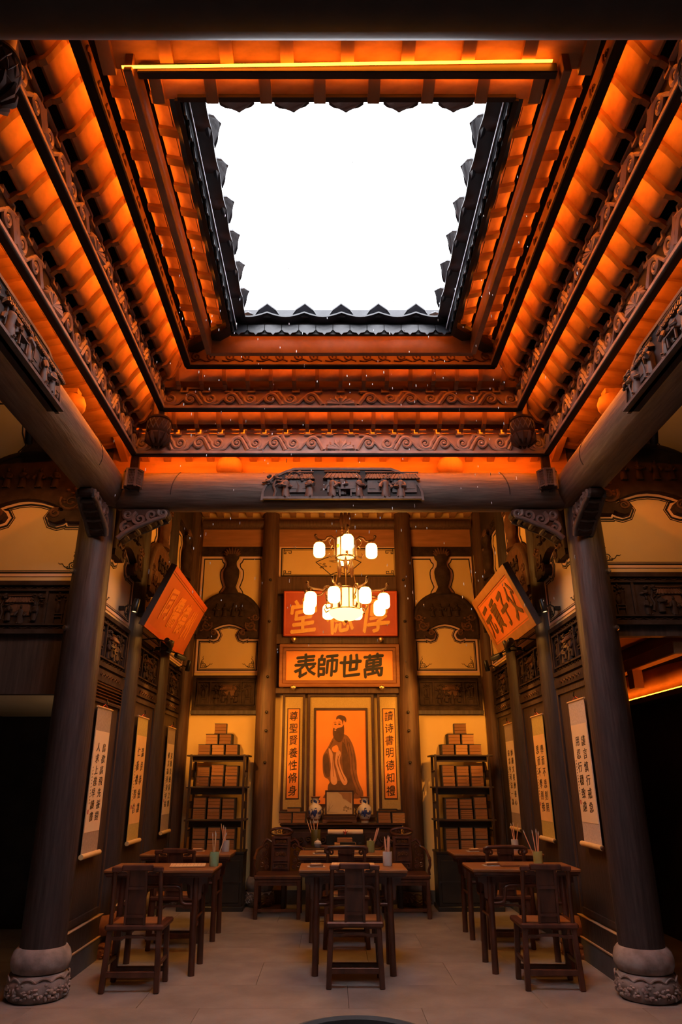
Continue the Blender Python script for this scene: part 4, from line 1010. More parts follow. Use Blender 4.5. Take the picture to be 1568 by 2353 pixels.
S = [(-1, 7.36, .99, 2.335, 1.19, 2.11, .47, 'silk', 'paper', ('鳥欲高飛先振翅', '人求上進早讀書'), 'cream calligraphy scroll nearest the left front column'),
     (-1, 8.90, .985, 2.37, 1.18, 2.155, .48, 'silk_gold', 'paper_orange', ('溫良恭儉讓', '仁義禮智信'), 'orange calligraphy scroll with olive silk in the middle of the left wall'),
     (-1, 10.55, .985, 2.36, 1.21, 2.135, .48, 'silk', 'paper', ('克勤克儉家之寶', '修言為善身中福'), 'far calligraphy scroll on the left wall beside the bookcase'),
     (1, 7.32, 1.07, 2.41, 1.268, 2.178, .48, 'silk_grey', 'paper', ('謹言慎行戒急', '用忍行穩致遠'), 'cream calligraphy scroll nearest the right front column'),
     (1, 8.78, 1.02, 2.382, 1.21, 2.16, .48, 'silk_gold', 'paper_orange', ('學而不思則罔', '思而不學則殆'), 'orange calligraphy scroll with yellow silk in the middle of the right wall'),
     (1, 10.24, 1.04, 2.39, 1.24, 2.16, .47, 'silk', 'paper', ('師嚴文星濟善心', '良言今可法一為'), 'far calligraphy scroll on the right wall beside the bookcase')]
for a in S: hang_scroll(*a)

# ------------------------------------------------------------------ chandelier
t = thing('chandelier', 'two-tier wooden chandelier with glowing white glass lanterns', 'chandelier', (.095, 8.75, 0))
def lantern_mesh():
    return MB().lathe([(.02, 0), (.055, -.004), (.072, -.025), (.076, -.06), (.076, -.145), (.07, -.168), (.052, -.185), (.02, -.188)], 20).mesh('lantern_glass', 'lantern_glass', 40)
LM = shared('lantern', lantern_mesh)
def arm_mesh(ra, rb):
    m = MB(); P = [(ra + .02, 0, -.17), (ra + .07, 0, -.19), (ra + .09, 0, -.15), (ra + .07, 0, -.13)]
    m.tube(P, [.014, .018, .012, .008], 6, sq=.7)
    m.tube([(ra, 0, -.17), (ra - .005, 0, -.05), (ra, 0, .06), (ra + .05, 0, .10), (ra + .10, 0, .085), (ra + .13, 0, .045), (rb - .03, 0, .045), (rb + .03, 0, .06), (rb + .05, 0, .10)], [.012, .013, .014, .017, .018, .015, .013, .014, .02], 7, sq=.8)
    m.tube([(ra + .04, 0, .08), (ra + .075, 0, .04), (ra + .06, 0, -.01), (ra + .035, 0, -.03), (ra + .055, 0, -.06), (ra + .03, 0, -.09)], [.012, .013, .011, .009, .009, .004], 6, sq=.7)
    m.ball((rb + .05, 0, .11), (.022, .018, .022), 8, 6)
    return m.mesh('scroll_arm', 'lamp_wood', 50)
def tier(z, n, a0, ra, rb, rd):
    fr = MB()
    for zz, rr in ((.08, rd), (-.19, rd * 1.05)):
        fr.tube([(rr * math.cos(2 * PI * i / 24), rr * math.sin(2 * PI * i / 24), z + zz) for i in range(24)], .013, 6, closed=True)
    for i in range(8):
        a = 2 * PI * i / 8 + .2; c, s_ = math.cos(a), math.sin(a)
        fr.bar((rd * c, rd * s_, z - .19), (rd * c, rd * s_, z + .08), .014)
    obj('drum_frame', fr, 'lamp_wood', t)
    gl = MB().lathe([(rd * .9, -.185), (rd * .93, -.18), (rd * .93, .07), (rd * .9, .075)], 20)
    obj('drum_glass', gl, 'drum_glass', t, (0, 0, z), smooth=30)
    for i in range(4):
        a = 2 * PI * i / 4 + .6; obj('medallion', MB().lathe([(.024, -.004), (.026, 0), (.024, .004)], 12, axis='x'), 'gold', t, (rd * 1.01 * math.cos(a), rd * 1.01 * math.sin(a), z - .05), (0, 0, a))
    am = arm_mesh(ra, rb)
    for i in range(n):
        a = a0 + 2 * PI * i / n; ar_ = obj('scroll_arm', am, None, t, (0, 0, z), (0, 0, a))
        l = obj('lantern_glass', LM, None, t, (rb * math.cos(a), rb * math.sin(a), z + .0 if n == 4 else z - .01))
        obj('lantern_cap', MB().lathe([(.055, .002), (.03, .012), (.008, .02), (.006, .05)], 10), 'brass', l)
tier(4.57, 4, PI / 2 + .06, .14, .345, .12)
tier(3.86, 8, PI / 8 + .08, .20, .50, .185)
obj('bowl_glass', MB().lathe([(.02, -.12), (.12, -.10), (.20, -.05), (.225, -.01), (.215, 0), (.1, .005)], 24), 'drum_glass', t, (0, 0, 3.66), smooth=40)
obj('finial', MB().lathe([(.005, -.15), (.018, -.13), (.03, -.122), (.03, -.115), (.012, -.11)], 10), 'brass', t, (0, 0, 3.66), smooth=40)
chn = MB()
for (x, y_) in ((-.03, .02), (.03, .02), (0, -.03)):
    chn.tube([(x, y_, 5.98), (x * 1.5, y_ * 1.5, 4.68)], .005, 5); chn.tube([(x * 2, y_ * 2, 4.42), (x * 5, y_ * 5, 3.95)], .005, 5)
    for q in range(30): z = 5.9 - q * .04; chn.ball((x * (1 + .5 * (5.98 - z) / 1.3), y_, z), (.009, .006, .014), 6, 4)
obj('chain', chn, 'brass', t)
for (x, y_) in ((-.05, .02), (.05, .02), (0, -.05)):
    pd = [(.004, -.13), (.016, -.11), (.028, -.04), (.027, .03), (.014, .09), (.005, .12)]
    obj('tassel_pod', MB().lathe(pd, 10), 'frame_dark', t, (x, y_, 4.93), smooth=50); obj('tassel_pod', MB().lathe(pd, 10), 'frame_dark', t, (x * 1.6, y_ * 1.6, 4.25), smooth=50)
# ------------------------------------------------------------------ furniture (local +y points to the altar)
def make_chair(label, loc, rotz=0, crest='step', mat_='furniture'):
    t = thing('side_chair', label, 'chair', loc, rotz, None)
    zs = .50
    s = obj('seat', MB().hexa([(-.25, -.205, zs - .045), (.25, -.205, zs - .045), (.26, .205, zs - .045), (-.26, .205, zs - .045), (-.25, -.205, zs), (.25, -.205, zs), (.26, .205, zs), (-.26, .205, zs)]), mat_, t, bevel=.012)
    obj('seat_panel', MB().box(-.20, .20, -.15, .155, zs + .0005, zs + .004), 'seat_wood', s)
    for sx in (-1, 1):
        for sy in (-1, 1):
            obj('leg', MB().bar((sx * .228, sy * .185, 0), (sx * .208, sy * .165, zs - .04), .046, .046), mat_, t, bevel=.006)
        obj('back_post', MB().tube([(sx * .208, -.165, zs - .01), (sx * .204, -.178, .66), (sx * .20, -.215, .83), (sx * .198, -.235, .925)], .0195, 8), mat_, t, smooth=50)
        obj('side_stretcher', MB().bar((sx * .222, -.178, .20), (sx * .222, .178, .20), .024, .034), mat_, t, bevel=.004)
    obj('back_stretcher', MB().bar((-.22, -.182, .135), (.22, -.182, .135), .03, .045), mat_, t, bevel=.004)
    obj('front_stretcher', MB().bar((-.22, .182, .10), (.22, .182, .10), .05, .035), mat_, t, bevel=.004)
    ap = [(-.20, .455), (-.20, .385), (-.13, .395), (-.09, .41), (-.05, .405), (.05, .405), (.09, .41), (.13, .395), (.20, .385), (.20, .455)]
    ap = [(-.2, .41), (-.2, .385), (-.12, .382), (-.08, .398), (.08, .398), (.12, .382), (.2, .385), (.2, .41), (.11, .408), (.07, .42), (-.07, .42), (-.11, .408)]
    obj('shaped_rail', MB().prism(ap, -.188, -.168), mat_, t); obj('shaped_rail', MB().prism(ap, .165, .185), mat_, t)
    # splat following the rake of the back
    sp = obj('splat', MB().hexa([(-.088, -.185, zs), (.088, -.185, zs), (.088, -.168, zs), (-.088, -.168, zs), (-.08, -.243, .925), (.08, -.243, .925), (.08, -.226, .925), (-.08, -.226, .925)]), mat_, t, bevel=.003)
    yz = lambda z: -.185 + (z - zs) * (-.058 / .425)
    for z in (.565, .78): obj('splat_bar', MB().box(-.075, .075, yz(z) - .012, yz(z), z - .011, z + .011), mat_, sp)
    for sx in (-1, 1): obj('splat_stile', MB().bar((sx * .082, yz(.5) - .006, .5), (sx * .075, yz(.92) - .006, .92), .02, .02), mat_, sp)
    if crest == 'step':
        c = obj('crest_rail', MB().box(-.135, .135, -.262, -.215, .915, .965), mat_, t, bevel=.008)
        for sx in (-1, 1):
            obj('crest_end', MB().box(min(sx * .13, sx * .222), max(sx * .13, sx * .222), -.26, -.217, .908, .950), mat_, c, bevel=.008)
            obj('crest_spandrel', MB().prism([(sx * .17, .91), (sx * .10, .91), (sx * .09, .895), (sx * .13, .885), (sx * .15, .893)], -.246, -.232), mat_, c)
    else:
        pts = [(-.20, -.24, .915), (-.225, -.24, .93), (-.225, -.24, .955), (-.195, -.24, .97), (0, -.24, .975), (.195, -.24, .97), (.225, -.24, .955), (.225, -.24, .93), (.20, -.24, .915)]
        c = obj('crest_rail', MB().tube(pts, .021, 8), mat_, t, smooth=50)
        obj('crest_plate', MB().box(-.09, .09, -.25, -.23, .90, .97), mat_, c)
        for sx in (-1, 1): obj('crest_scroll', MB().tube([(x * sx, -.24, z) for x, z in spiral(.165, .92, .035, .008, 0, 1.2, 12)], .011, 6), mat_, c, smooth=50)
    return t
CH = [((-1.775, 7.0, 0), 'step', 'dark side chair at the front left desk', 0.02), ((.115, 7.13, 0), 'step', 'dark side chair at the front middle desk, seen from behind', 0), ((1.795, 7.07, 0), 'step', 'dark side chair at the front right desk', -.03),
      ((-1.77, 8.55, 0), 'step', 'side chair at the second left desk, mostly hidden by the first desk', 0), ((.07, 8.62, 0), 'scroll', 'side chair with rounded crest at the second middle desk', 0), ((1.80, 8.62, 0), 'scroll', 'side chair with rounded crest at the second right desk', 0)]
for loc, cr, lb, rz in CH: make_chair(lb, loc, rz, cr)['group'] = 'pupil chairs'
def make_table(label, loc, W=1.03, D=.58, H=.865, lx=.355, ly=.225):
    t = thing('writing_desk', label, 'table', loc); t['group'] = 'pupil desks'
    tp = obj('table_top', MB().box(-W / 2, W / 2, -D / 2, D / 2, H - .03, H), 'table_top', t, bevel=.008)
    obj('top_moulding', MB().box(-W / 2 + .012, W / 2 - .012, -D / 2 + .012, D / 2 - .012, H - .05, H - .03), 'furniture', tp); obj('top_moulding', MB().box(-W / 2 + .022, W / 2 - .022, -D / 2 + .022, D / 2 - .022, H - .066, H - .05), 'furniture', tp, bevel=.004)
    ap = lambda w: [(-w, H - .066), (-w, H - .115), (-lx + .055, H - .12), (-lx + .05, H - .26), (-lx, H - .27), (-lx - .045, H - .24), (-lx - .05, H - .12)]
    for sy in (-1, 1):
        y0 = sy * (ly - .03)
        obj('apron', MB().box(-W / 2 + .06, W / 2 - .06, y0 - .01, y0 + .01, H - .125, H - .06), 'furniture', t)
        for sx in (-1, 1):
            sd = [(sx * (lx - .085), H - .12), (sx * (lx - .06), H - .15), (sx * (lx - .055), H - .25), (sx * (lx - .01), H - .29), (sx * (lx + .045), H - .25), (sx * (lx + .05), H - .14), (sx * (lx + .075), H - .12)]
            obj('spandrel', MB().prism(sd, y0 - .008, y0 + .008), 'furniture', t)
        hb = [(-lx, y0, H - .30), (-lx + .10, y0, H - .30), (-lx + .135, y0, H - .285), (-lx + .145, y0, H - .25), (-lx + .15, y0, H - .185), (-lx + .165, y0, H - .16), (-lx + .20, y0, H - .15)]
        hb = hb + [(-x, y, z) for x, y, z in hb[::-1]]
        obj('humpback_stretcher', MB().tube(hb, .0175, 8), 'furniture', t, smooth=50)
    for sx in (-1, 1):
        for sy in (-1, 1):
            obj('leg', MB().tube([(sx * (lx + .0), sy * ly, 0), (sx * (lx - .012), sy * (ly - .03), H - .06)], [.031, .027], 12), 'furniture', t, smooth=40)
        for z in (.44, .60): obj('side_stretcher', MB().tube([(sx * (lx - .006), -ly + .015, z), (sx * (lx - .006), ly - .015, z)], .014, 8), 'furniture', t, smooth=40)
    return t
TB = [((-1.715, 7.60, 0), 'front left writing desk with a green brush pot', {}), ((.115, 7.60, 0), 'front middle writing desk with a pale brush pot', {}), ((1.765, 7.67, 0), 'front right writing desk with an olive brush pot', {}),
      ((-1.755, 9.05, 0), 'second writing desk on the left in front of the bookcase', {}), ((.05, 8.98, 0), 'second writing desk in the middle with a yellow-green pot', {}), ((1.83, 9.12, 0), 'second writing desk on the right in front of the bookcase', {})]
for loc, lb, k in TB: make_table(lb, loc, **k)
TZ = .866
# things on the desks
def brush_pot(label, loc, m, r, h, brushes, bm='brush_pink', big=False):
    t = thing('brush_pot', label, 'brush pot', loc)
    obj('pot', MB().lathe([(r * .97, 0), (r, .006), (r, h - .004), (r * .96, h), (r * .86, h), (r * .84, h - .1), (r * .8, .012), (.005, .01)], 20), m, t, smooth=40)
    for i, (dx, dy, L) in enumerate(brushes):
        b = thing('writing_brush', ('%s writing brush leaning in the ' % ('tall', 'slim', 'short', 'tilted', 'rear')[i % 5]) + label[label.index(' ') + 1:] if 0 else '%s brush in the %s' % (('first', 'second', 'third', 'fourth', 'fifth')[i] + ' from left', label), 'brush', loc)
        p0 = Vector((dx * .25 * r, dy * .25 * r, .015)); d = Vector((dx * r * 2.1, dy * r, L)).normalized()
        p1 = p0 + d * L
        obj('handle', MB().tube([p0, p1], .0048 if not big else .0085, 7), bm, b, smooth=40)
        obj('tip', MB().tube([p1, p1 + d * .012, p1 + d * .035], [.0055, .006, .0012] if not big else [.0085, .0075, .003], 7), 'pale_ceramic' if not big else bm, b, smooth=50)
B4 = [(-.25, .2, .25), (-.02, .3, .265), (.08, -.3, .25), (1.0, .1, .27)]; B3 = [(-.6, .1, .26), (-.35, .3, .24), (-.1, -.2, .22)]
brush_pot('green brush pot on the front left desk', (-1.245, 7.62, TZ), 'celadon', .046, .125, B4, 'brush_tan')
brush_pot('grey brush pot on the second left desk', (-1.34, 9.10, TZ), 'grey_ceramic', .045, .12, B3)
brush_pot('pale grey brush pot on the front middle desk', (.465, 7.66, TZ), 'pale_ceramic', .046, .125, [(-.2, .1, .21), (.1, .2, .22), (.2, -.2, .21)], 'brush_pink', True)
brush_pot('yellow-green brush pot on the second middle desk', (.37, 9.02, TZ), 'olive', .046, .12, [(.7, .1, .22), (.9, .3, .23)], 'brush_pink', True)
brush_pot('olive brush pot on the front right desk', (1.96, 7.68, TZ), 'olive', .046, .125, [(-1.1, .1, .29), (-.25, .3, .27), (0.02, -.2, .28), (.25, .2, .26)])
brush_pot('grey brush pot on the second right desk', (2.13, 9.30, TZ), 'grey_ceramic', .042, .115, [(-.25, .2, .25), (0, .2, .26), (.55, -.2, .255)])
def flat_box(name, label, cat, loc, w, d, h, m, rz=0): return tag(obj(name, MB().box(-w / 2, w / 2, -d / 2, d / 2, 0, h), m, None, loc, (0, 0, rz), bevel=.003), label, cat)
def sheet_pile(label, loc, w, d, rz, n=3, m='paper_flat'):
    t = thing('sheet_pile', label, 'paper', loc, rz)
    for i in range(n): obj('sheet', MB().box(-w / 2, w / 2, -d / 2, d / 2, i * .004, i * .004 + .003), m, t, (random.uniform(-.004, .004), random.uniform(-.004, .004), 0), (0, 0, random.uniform(-.02, .02)))
    pr = MB()
    for q in range(int(w / .035)): pr.box(-w / 2 + .02 + q * .035, -w / 2 + .022 + q * .035, -d / 2 + .02, d / 2 - .02, n * .004 - .001, n * .004 - .0003)
    obj('ruled_lines', pr, 'robe_brown', t)
def inkstone(label, loc, rz=0):
    t = thing('inkstone', label, 'inkstone', loc, rz)
    obj('tray', MB().box(-.085, .085, -.055, .055, 0, .004), 'pale_ceramic', t)
    b = obj('block', MB().hexa([(-.06, -.045, .004), (.065, -.045, .004), (.065, .045, .004), (-.06, .045, .004), (-.065, -.05, .022), (.07, -.045, .028), (.065, .05, .026), (-.062, .048, .02)]), 'table_top', t, bevel=.004)
    obj('lid_edge', MB().box(-.05, .05, -.03, .03, .022, .03), 'paper_flat', b)
sheet_pile('sheet of writing paper on the front left desk', (-1.50, 7.62, TZ), .34, .26, .12)
inkstone('inkstone at the left of the front middle desk', (-.24, 7.56, TZ), .1); sheet_pile('ruled paper sheet on the front middle desk', (.12, 7.64, TZ), .42, .27, -.06, 4)
inkstone('inkstone on the second middle desk', (-.22, 8.86, TZ), .1); flat_box('notebook', 'small pale notebook on the second middle desk', 'book', (.25, 8.9, TZ), .14, .1, .025, 'pages_pale')
inkstone('inkstone at the left of the front right desk', (1.49, 7.66, TZ), .1); flat_box('copybook', 'flat brown copybook on the front right desk', 'book', (1.77, 7.68, TZ), .42, .27, .02, 'table_top', .02)
inkstone('inkstone on the second right desk', (1.60, 9.14, TZ), .05); flat_box('copybook', 'flat brown copybook on the second right desk', 'book', (1.83, 9.2, TZ), .36, .24, .025, 'table_top', .0)
sheet_pile('sheet of paper on the second left desk', (-1.95, 9.08, TZ), .30, .22, .2, 2); inkstone('inkstone on the second left desk', (-1.68, 9.15, TZ), .1)

# teacher's desk with objects
t = thing('teacher_desk', 'dark carved teacher desk before the altar', 'table', (.05, 10.22, 0))
H = .83; W = .98
tp = obj('table_top', MB().box(-W / 2, W / 2, -.31, .31, H - .03, H), 'furniture_dark', t, bevel=.008); obj('top_moulding', MB().box(-W / 2 + .02, W / 2 - .02, -.29, .29, H - .06, H - .03), 'furniture_dark', tp, bevel=.006)
obj('apron', MB().box(-W / 2 + .03, W / 2 - .03, -.27, -.25, H - .17, H - .05), 'furniture_dark', t)
cv = MB()
for i in range(9): x = -.40 + i * .1; cv.tube([(a, -.275, z) for a, z in spiral(x, H - .11, .04, .008, i, 1.3, 12)], .008, 5)
obj('apron_carving', cv, 'furniture_dark', t, smooth=50)
for sx in (-1, 1):
    for sy in (-1, 1): obj('leg', MB().bar((sx * (W / 2 - .05), sy * .26, 0), (sx * (W / 2 - .05), sy * .26, H - .06), .055), 'furniture_dark', t, bevel=.008)
obj('foot_rail', MB().bar((-W / 2 + .05, -.26, .08), (W / 2 - .05, -.26, .08), .03, .04), 'furniture_dark', t); obj('back_panel', MB().box(-W / 2 + .05, W / 2 - .05, .24, .26, .1, H - .06), 'furniture_dark', t)
DZ = .832
brush_pot('dark olive brush pot on the teacher desk', (-.30, 10.28, DZ), 'dark_olive', .065, .20, [(-.8, .1, .30), (-.5, .2, .28), (-.2, -.2, .29), (.15, .1, .28)], 'brush_pink', False)
t = thing('paper_roll', 'rolled cream scroll tied with a red cord on a rack', 'scroll', (.10, 10.42, DZ))
obj('roll', MB().lathe([(.028, -.24), (.033, -.235), (.033, .235), (.028, .24)], 16, c=(0, 0, .16), axis='x'), 'paper', t, smooth=40)
obj('rack', MB().box(-.26, .26, -.015, .03, 0, .125), 'cabinet', t, bevel=.006)
for sx in (-.2, .2): obj('rack_foot', MB().box(sx - .02, sx + .02, -.06, .06, 0, .03), 'cabinet', t)
obj('cord', MB().tube([(.0 + .036 * math.cos(a) * 0, .036 * math.cos(a), .16 + .036 * math.sin(a)) for a in [2 * PI * i / 12 for i in range(12)]], .005, 5, closed=True), 'seal_red', t); obj('bow', MB().tube([(-.03, -.04, .17), (0, -.04, .158), (.03, -.04, .175), (0, -.042, .15), (-.01, -.04, .13)], .005, 5), 'seal_red', t)
flat_box('book', 'lower pale book of the pile on the teacher desk', 'book', (.09, 10.12, DZ), .28, .2, .05, 'pages_pale'); flat_box('book', 'upper orange book of the pile on the teacher desk', 'book', (.085, 10.15, DZ + .0505), .20, .16, .055, 'pages')
flat_box('ink_box', 'black ink box in front of the books on the teacher desk', 'box', (.12, 9.975, DZ), .20, .07, .07, 'cabinet')
for x, n in ((-.17, 'left'), (.30, 'right')): flat_box('paperweight', 'reddish wooden paperweight %s of the book pile' % n, 'paperweight', (x, 10.05, DZ), .12, .05, .025, 'carved_red')
for x, n in ((-.27, 'left'), (.42, 'right')):
    t = thing('lidded_jar', 'small pale lidded jar at the %s of the teacher desk' % n, 'jar', (x, 10.06, DZ))
    obj('body', MB().lathe([(.03, 0), (.042, .02), (.05, .045), (.04, .06)], 16), 'grey_ceramic', t, smooth=50); l = obj('lid', MB().lathe([(.048, .06), (.042, .068), (.015, .085), (.008, .088), (.012, .098), (.004, .104)], 16), 'pale_ceramic', t, smooth=50)

# ------------------------------------------------------------------ carved armchairs beside the teacher desk (facing the viewer)
def armchair(label, loc, rz):
    t = thing('armchair', label, 'armchair', loc, rz); m = 'furniture'; zs = .50     # local -y = front
    st = obj('seat', MB().box(-.31, .31, -.27, .24, zs - .05, zs), m, t, bevel=.012); obj('seat_moulding', MB().box(-.30, .30, -.26, .23, zs - .085, zs - .05), m, st, bevel=.006)
    for sx in (-1, 1):
        for sy in (-1, 1): obj('leg', MB().bar((sx * .275, sy * .235 - .01, 0), (sx * .275, sy * .225 - .01, zs - .05), .05), m, t, bevel=.006)
        obj('side_stretcher', MB().bar((sx * .275, -.24, .12), (sx * .275, .22, .12), .025, .035), m, t)
    obj('front_stretcher', MB().bar((-.275, -.245, .10), (.275, -.245, .10), .025, .03), m, t); obj('apron', MB().box(-.27, .27, -.25, -.23, zs - .12, zs - .06), m, t)
    sp = obj('splat', MB().hexa([(-.125, .20, zs), (.125, .20, zs), (.125, .225, zs), (-.125, .225, zs), (-.135, .235, .93), (.135, .235, .93), (.135, .26, .93), (-.135, .26, .93)]), m, t, bevel=.006)
    Yf = lambda z: .195 + (z - zs) * .085
    for za, zb in ((.53, .60), (.62, .80), (.82, .91)):
        obj('splat_frame', MB().ribbon([(-.10, za), (.10, za), (.10, zb), (-.10, zb)], 0, .012, Yf((za + zb) / 2) - .018, Yf(zb) + .01), m, sp)
        cv = MB(); cz = (za + zb) / 2
        for cx in (-.05, 0, .05): cv.tube([(a, Yf(z) - .005, z) for a, z in spiral(cx, cz, min(.026, (zb - za) / 2.6), .005, cx * 40, 1.4, 12)], .006, 5)
        obj('splat_carving', cv, 'carved_red', sp, smooth=50)
    cr = MB(); pts = [(.145 * math.cos(a) * (1 if abs(math.cos(a)) < .8 else 1.04), .25, .985 + .045 * math.sin(a)) for a in [2 * PI * i / 20 for i in range(20)]]
    cr.tube(pts, .018, 7, closed=True)
    c = obj('crest_rail', cr, m, t, smooth=50)
    cc = MB()
    for cx in (-.08, -.03, .03, .08): cc.tube([(a, .25, z) for a, z in spiral(cx, .985, .026, .006, cx * 30, 1.2, 10)], .007, 5)
    obj('crest_carving', cc, m, c, smooth=50)
    for sx in (-1, 1):
        arm = MB()
        arm.tube([(sx * .13, .23, .86), (sx * .19, .235, .89), (sx * .235, .235, .85), (sx * .25, .23, .80), (sx * .29, .2, .78), (sx * .315, .12, .76), (sx * .315, -.05, .72), (sx * .315, -.2, .70), (sx * .31, -.25, .67)], [.016, .02, .02, .018, .018, .018, .018, .02, .022], 7)
        arm.tube([(sx * .31, -.24, .68), (sx * .315, -.25, .62), (sx * .295, -.235, .56), (sx * .30, -.225, zs)], [.02, .016, .016, .02], 7)
        obj('arm', arm, m, t, smooth=50)
        cv = MB()
        for (x, z, r, a0) in ((.19, .80, .04, 0), (.22, .72, .045, 2), (.19, .63, .04, 4), (.26, .66, .035, 1), (.25, .58, .04, 3), (.18, .55, .03, 5)): cv.tube([(sx * a, .215, q) for a, q in spiral(x, z, r, .008, a0, 1.4, 12)], .011, 6)
        obj('openwork', cv, m, t, smooth=50)
    return t
armchair('carved dark red armchair left of the teacher desk', (-.785, 10.36, 0), 0); armchair('carved dark red armchair right of the teacher desk', (.885, 10.38, 0), 0)

# ------------------------------------------------------------------ altar table and things on it
t = thing('altar_table', 'long dark carved altar table under the portrait', 'table', (.055, 10.86, 0))
H = 1.085; W = 1.74
tp = obj('table_top', MB().box(-W / 2, W / 2, -.19, .19, H - .03, H), 'furniture_dark', t, bevel=.01); obj('top_moulding', MB().box(-W / 2 + .02, W / 2 - .02, -.17, .17, H - .06, H - .03), 'furniture_dark', tp, bevel=.006)
obj('waist', MB().box(-W / 2 + .05, W / 2 - .05, -.15, .15, H - .11, H - .06), 'carved', t); ap = obj('apron', MB().box(-W / 2 + .04, W / 2 - .04, -.165, -.14, H - .30, H - .11), 'furniture_dark', t, bevel=.006)
cv = MB()
for i in range(16): x = -.78 + i * .104; cv.tube([(a, -.17, z) for a, z in spiral(x, H - .205, .05, .008, i * 2.1, 1.4, 12)], .011, 5)
obj('apron_carving', cv, 'carved', ap, smooth=50)
for sx in (-1, 1):
    for sy in (-1, 1): obj('leg', MB().bar((sx * (W / 2 - .07), sy * .13, 0), (sx * (W / 2 - .07), sy * .13, H - .06), .06), 'furniture_dark', t, bevel=.008)
    obj('side_panel', MB().box(sx * (W / 2 - .07) - .01, sx * (W / 2 - .07) + .01, -.12, .12, .15, H - .1), 'furniture_dark', t)
AZ = H + .001
def vase(label, x):
    t = thing('vase', label, 'vase', (x, 10.80, AZ))
    b = obj('vase_body', MB().lathe([(.052, 0), (.056, .004), (.054, .03), (.066, .05), (.088, .10), (.097, .16), (.093, .205), (.066, .235), (.048, .245), (.046, .29), (.055, .325), (.072, .342), (.07, .347), (.05, .34)], 24), 'ceramic', t, smooth=60)
    m = MB(); rr = random.Random(int(x * 100))
    for (a, z, sx, sz) in [(-1.65, .13, .022, .05), (-1.4, .15, .014, .03), (-1.95, .14, .014, .03), (-1.1, .13, .01, .02), (-2.2, .12, .01, .025), (-1.5, .195, .018, .008), (-.8, .14, .014, .03), (-2.6, .14, .014, .03)] + [(rr.uniform(-2.9, -.2), rr.uniform(.07, .19), .007, .006) for _ in range(14)]:
        rad = .0965 if z > .10 else .085
        if z > .19: rad = .09
        m.ball((rad * math.cos(a), rad * math.sin(a), z), (sx, .012, sz), 7, 5)
    for (a, z) in ((-1.6, .285), (-1.3, .275), (-1.9, .29)): m.ball((.046 * math.cos(a), .046 * math.sin(a), z), (.013, .008, .022), 7, 5)
    obj('blue_painting', m, 'ceramic_blue', b, smooth=60)['kind'] = 'stuff'
    obj('mouth_band', MB().lathe([(.056, .326), (.0725, .341), (.0725, .3475), (.058, .348)], 24), 'ceramic_brown', b, smooth=40); obj('foot_band', MB().lathe([(.0555, .030), (.068, .052), (.07, .056), (.056, .035)], 24), 'ceramic_brown', b)
    for sx in (-1, 1): obj('handle', MB().tube([(sx * .045, 0, .30), (sx * .064, 0, .29), (sx * .058, 0, .27), (sx * .047, 0, .265)], .007, 6), 'ceramic_blue', b)
vase('blue and white vase left of the little table screen', -.32); vase('blue and white vase right of the little table screen', .385)
t = thing('table_screen', 'small framed landscape table screen on the altar', 'screen', (.025, 10.80, AZ))
obj('picture', MB().box(-.185, .185, -.006, .006, .115, .41), 'screen_art', t); obj('frame', MB().ribbon([(-.205, .095), (.205, .095), (.205, .43), (-.205, .43)], 0, .022, -.014, .014), 'frame_dark', t, bevel=.003)
b = obj('stand', MB().box(-.225, .225, -.03, .03, .045, .085), 'frame_dark', t, bevel=.004); obj('stand_foot', MB().prism([(-.24, 0), (-.19, 0), (-.16, .02), (.16, .02), (.19, 0), (.24, 0), (.24, .045), (-.24, .045)], -.05, .05), 'carved_red', b)
for sx in (-1, 1): obj('stand_bracket', MB().tube([(sx * .225, 0, .05), (sx * .25, 0, .10), (sx * .225, 0, .14), (sx * .24, 0, .18), (sx * .21, 0, .22)], [.014, .016, .012, .012, .006], 6), 'frame_dark', b, smooth=50)
m = MB(); rr = random.Random(8)
m.prism([(-.02, .40), (.03, .37), (.05, .32), (.10, .30), (.17, .25), (.18, .40)], -.0075, -.006)
obj('painted_cliff', m, 'sign_frame', t); m = MB()
for q in range(16): m.ball((rr.uniform(.06, .17), -.0065, rr.uniform(.15, .22)), (rr.uniform(.008, .02), .001, rr.uniform(.006, .014)), 6, 4)
for q in range(9): m.bar((-.16 + rr.uniform(-.02, .03), -.0075, .14), (-.16 + rr.uniform(-.02, .09), -.0075, rr.uniform(.2, .29)), .003, .002)
m.box(-.17, -.03, -.008, -.006, .135, .14)
obj('painted_trees', m, 'art_ink', t)['kind'] = 'stuff'
# book bundles
def bundle_meshes(w, d, h, v):
    def mk():
        pg = MB(); rr = random.Random(v * 13 + int(w * 1000)); n = rr.choice((3, 4, 5)); z = .004
        for i in range(n):
            hh = (h - .011) / n; o = rr.uniform(-.002, .002); f = rr.uniform(0, .004); pg.box(-w / 2 + .004 + o, w / 2 - .014 + o, -d / 2 + f, d / 2 - .006, z + .001, z + hh - .0025); z += hh
        cv = MB(); cv.box(-w / 2, w / 2, -d / 2 - .002, d / 2, 0, .004); cv.box(-w / 2, w / 2, -d / 2 - .003, d / 2, h - .007, h); cv.box(w / 2 - .012, w / 2, -d / 2 + .002, d / 2, .004, h - .004); cv.box(-w / 2, w / 2, d / 2 - .005, d / 2, .004, h - .004)
        return pg.mesh('page_block', 'pages_pale' if v == 3 else 'pages'), cv.mesh('wrapper', 'book_cover')
    return shared(('bun', w, d, h, v), mk)
def bundle(label, loc, w=.185, d=.22, h=.15, v=0, rz=0, flip=False, group=None):
    t = thing('book_bundle', label, 'books', loc, rz, group); p, c = bundle_meshes(w, d, h, v)
    obj('page_block', p, None, t, sc=(-1, 1, 1) if flip else None); obj('wrapper', c, None, t, sc=(-1, 1, 1) if flip else None)
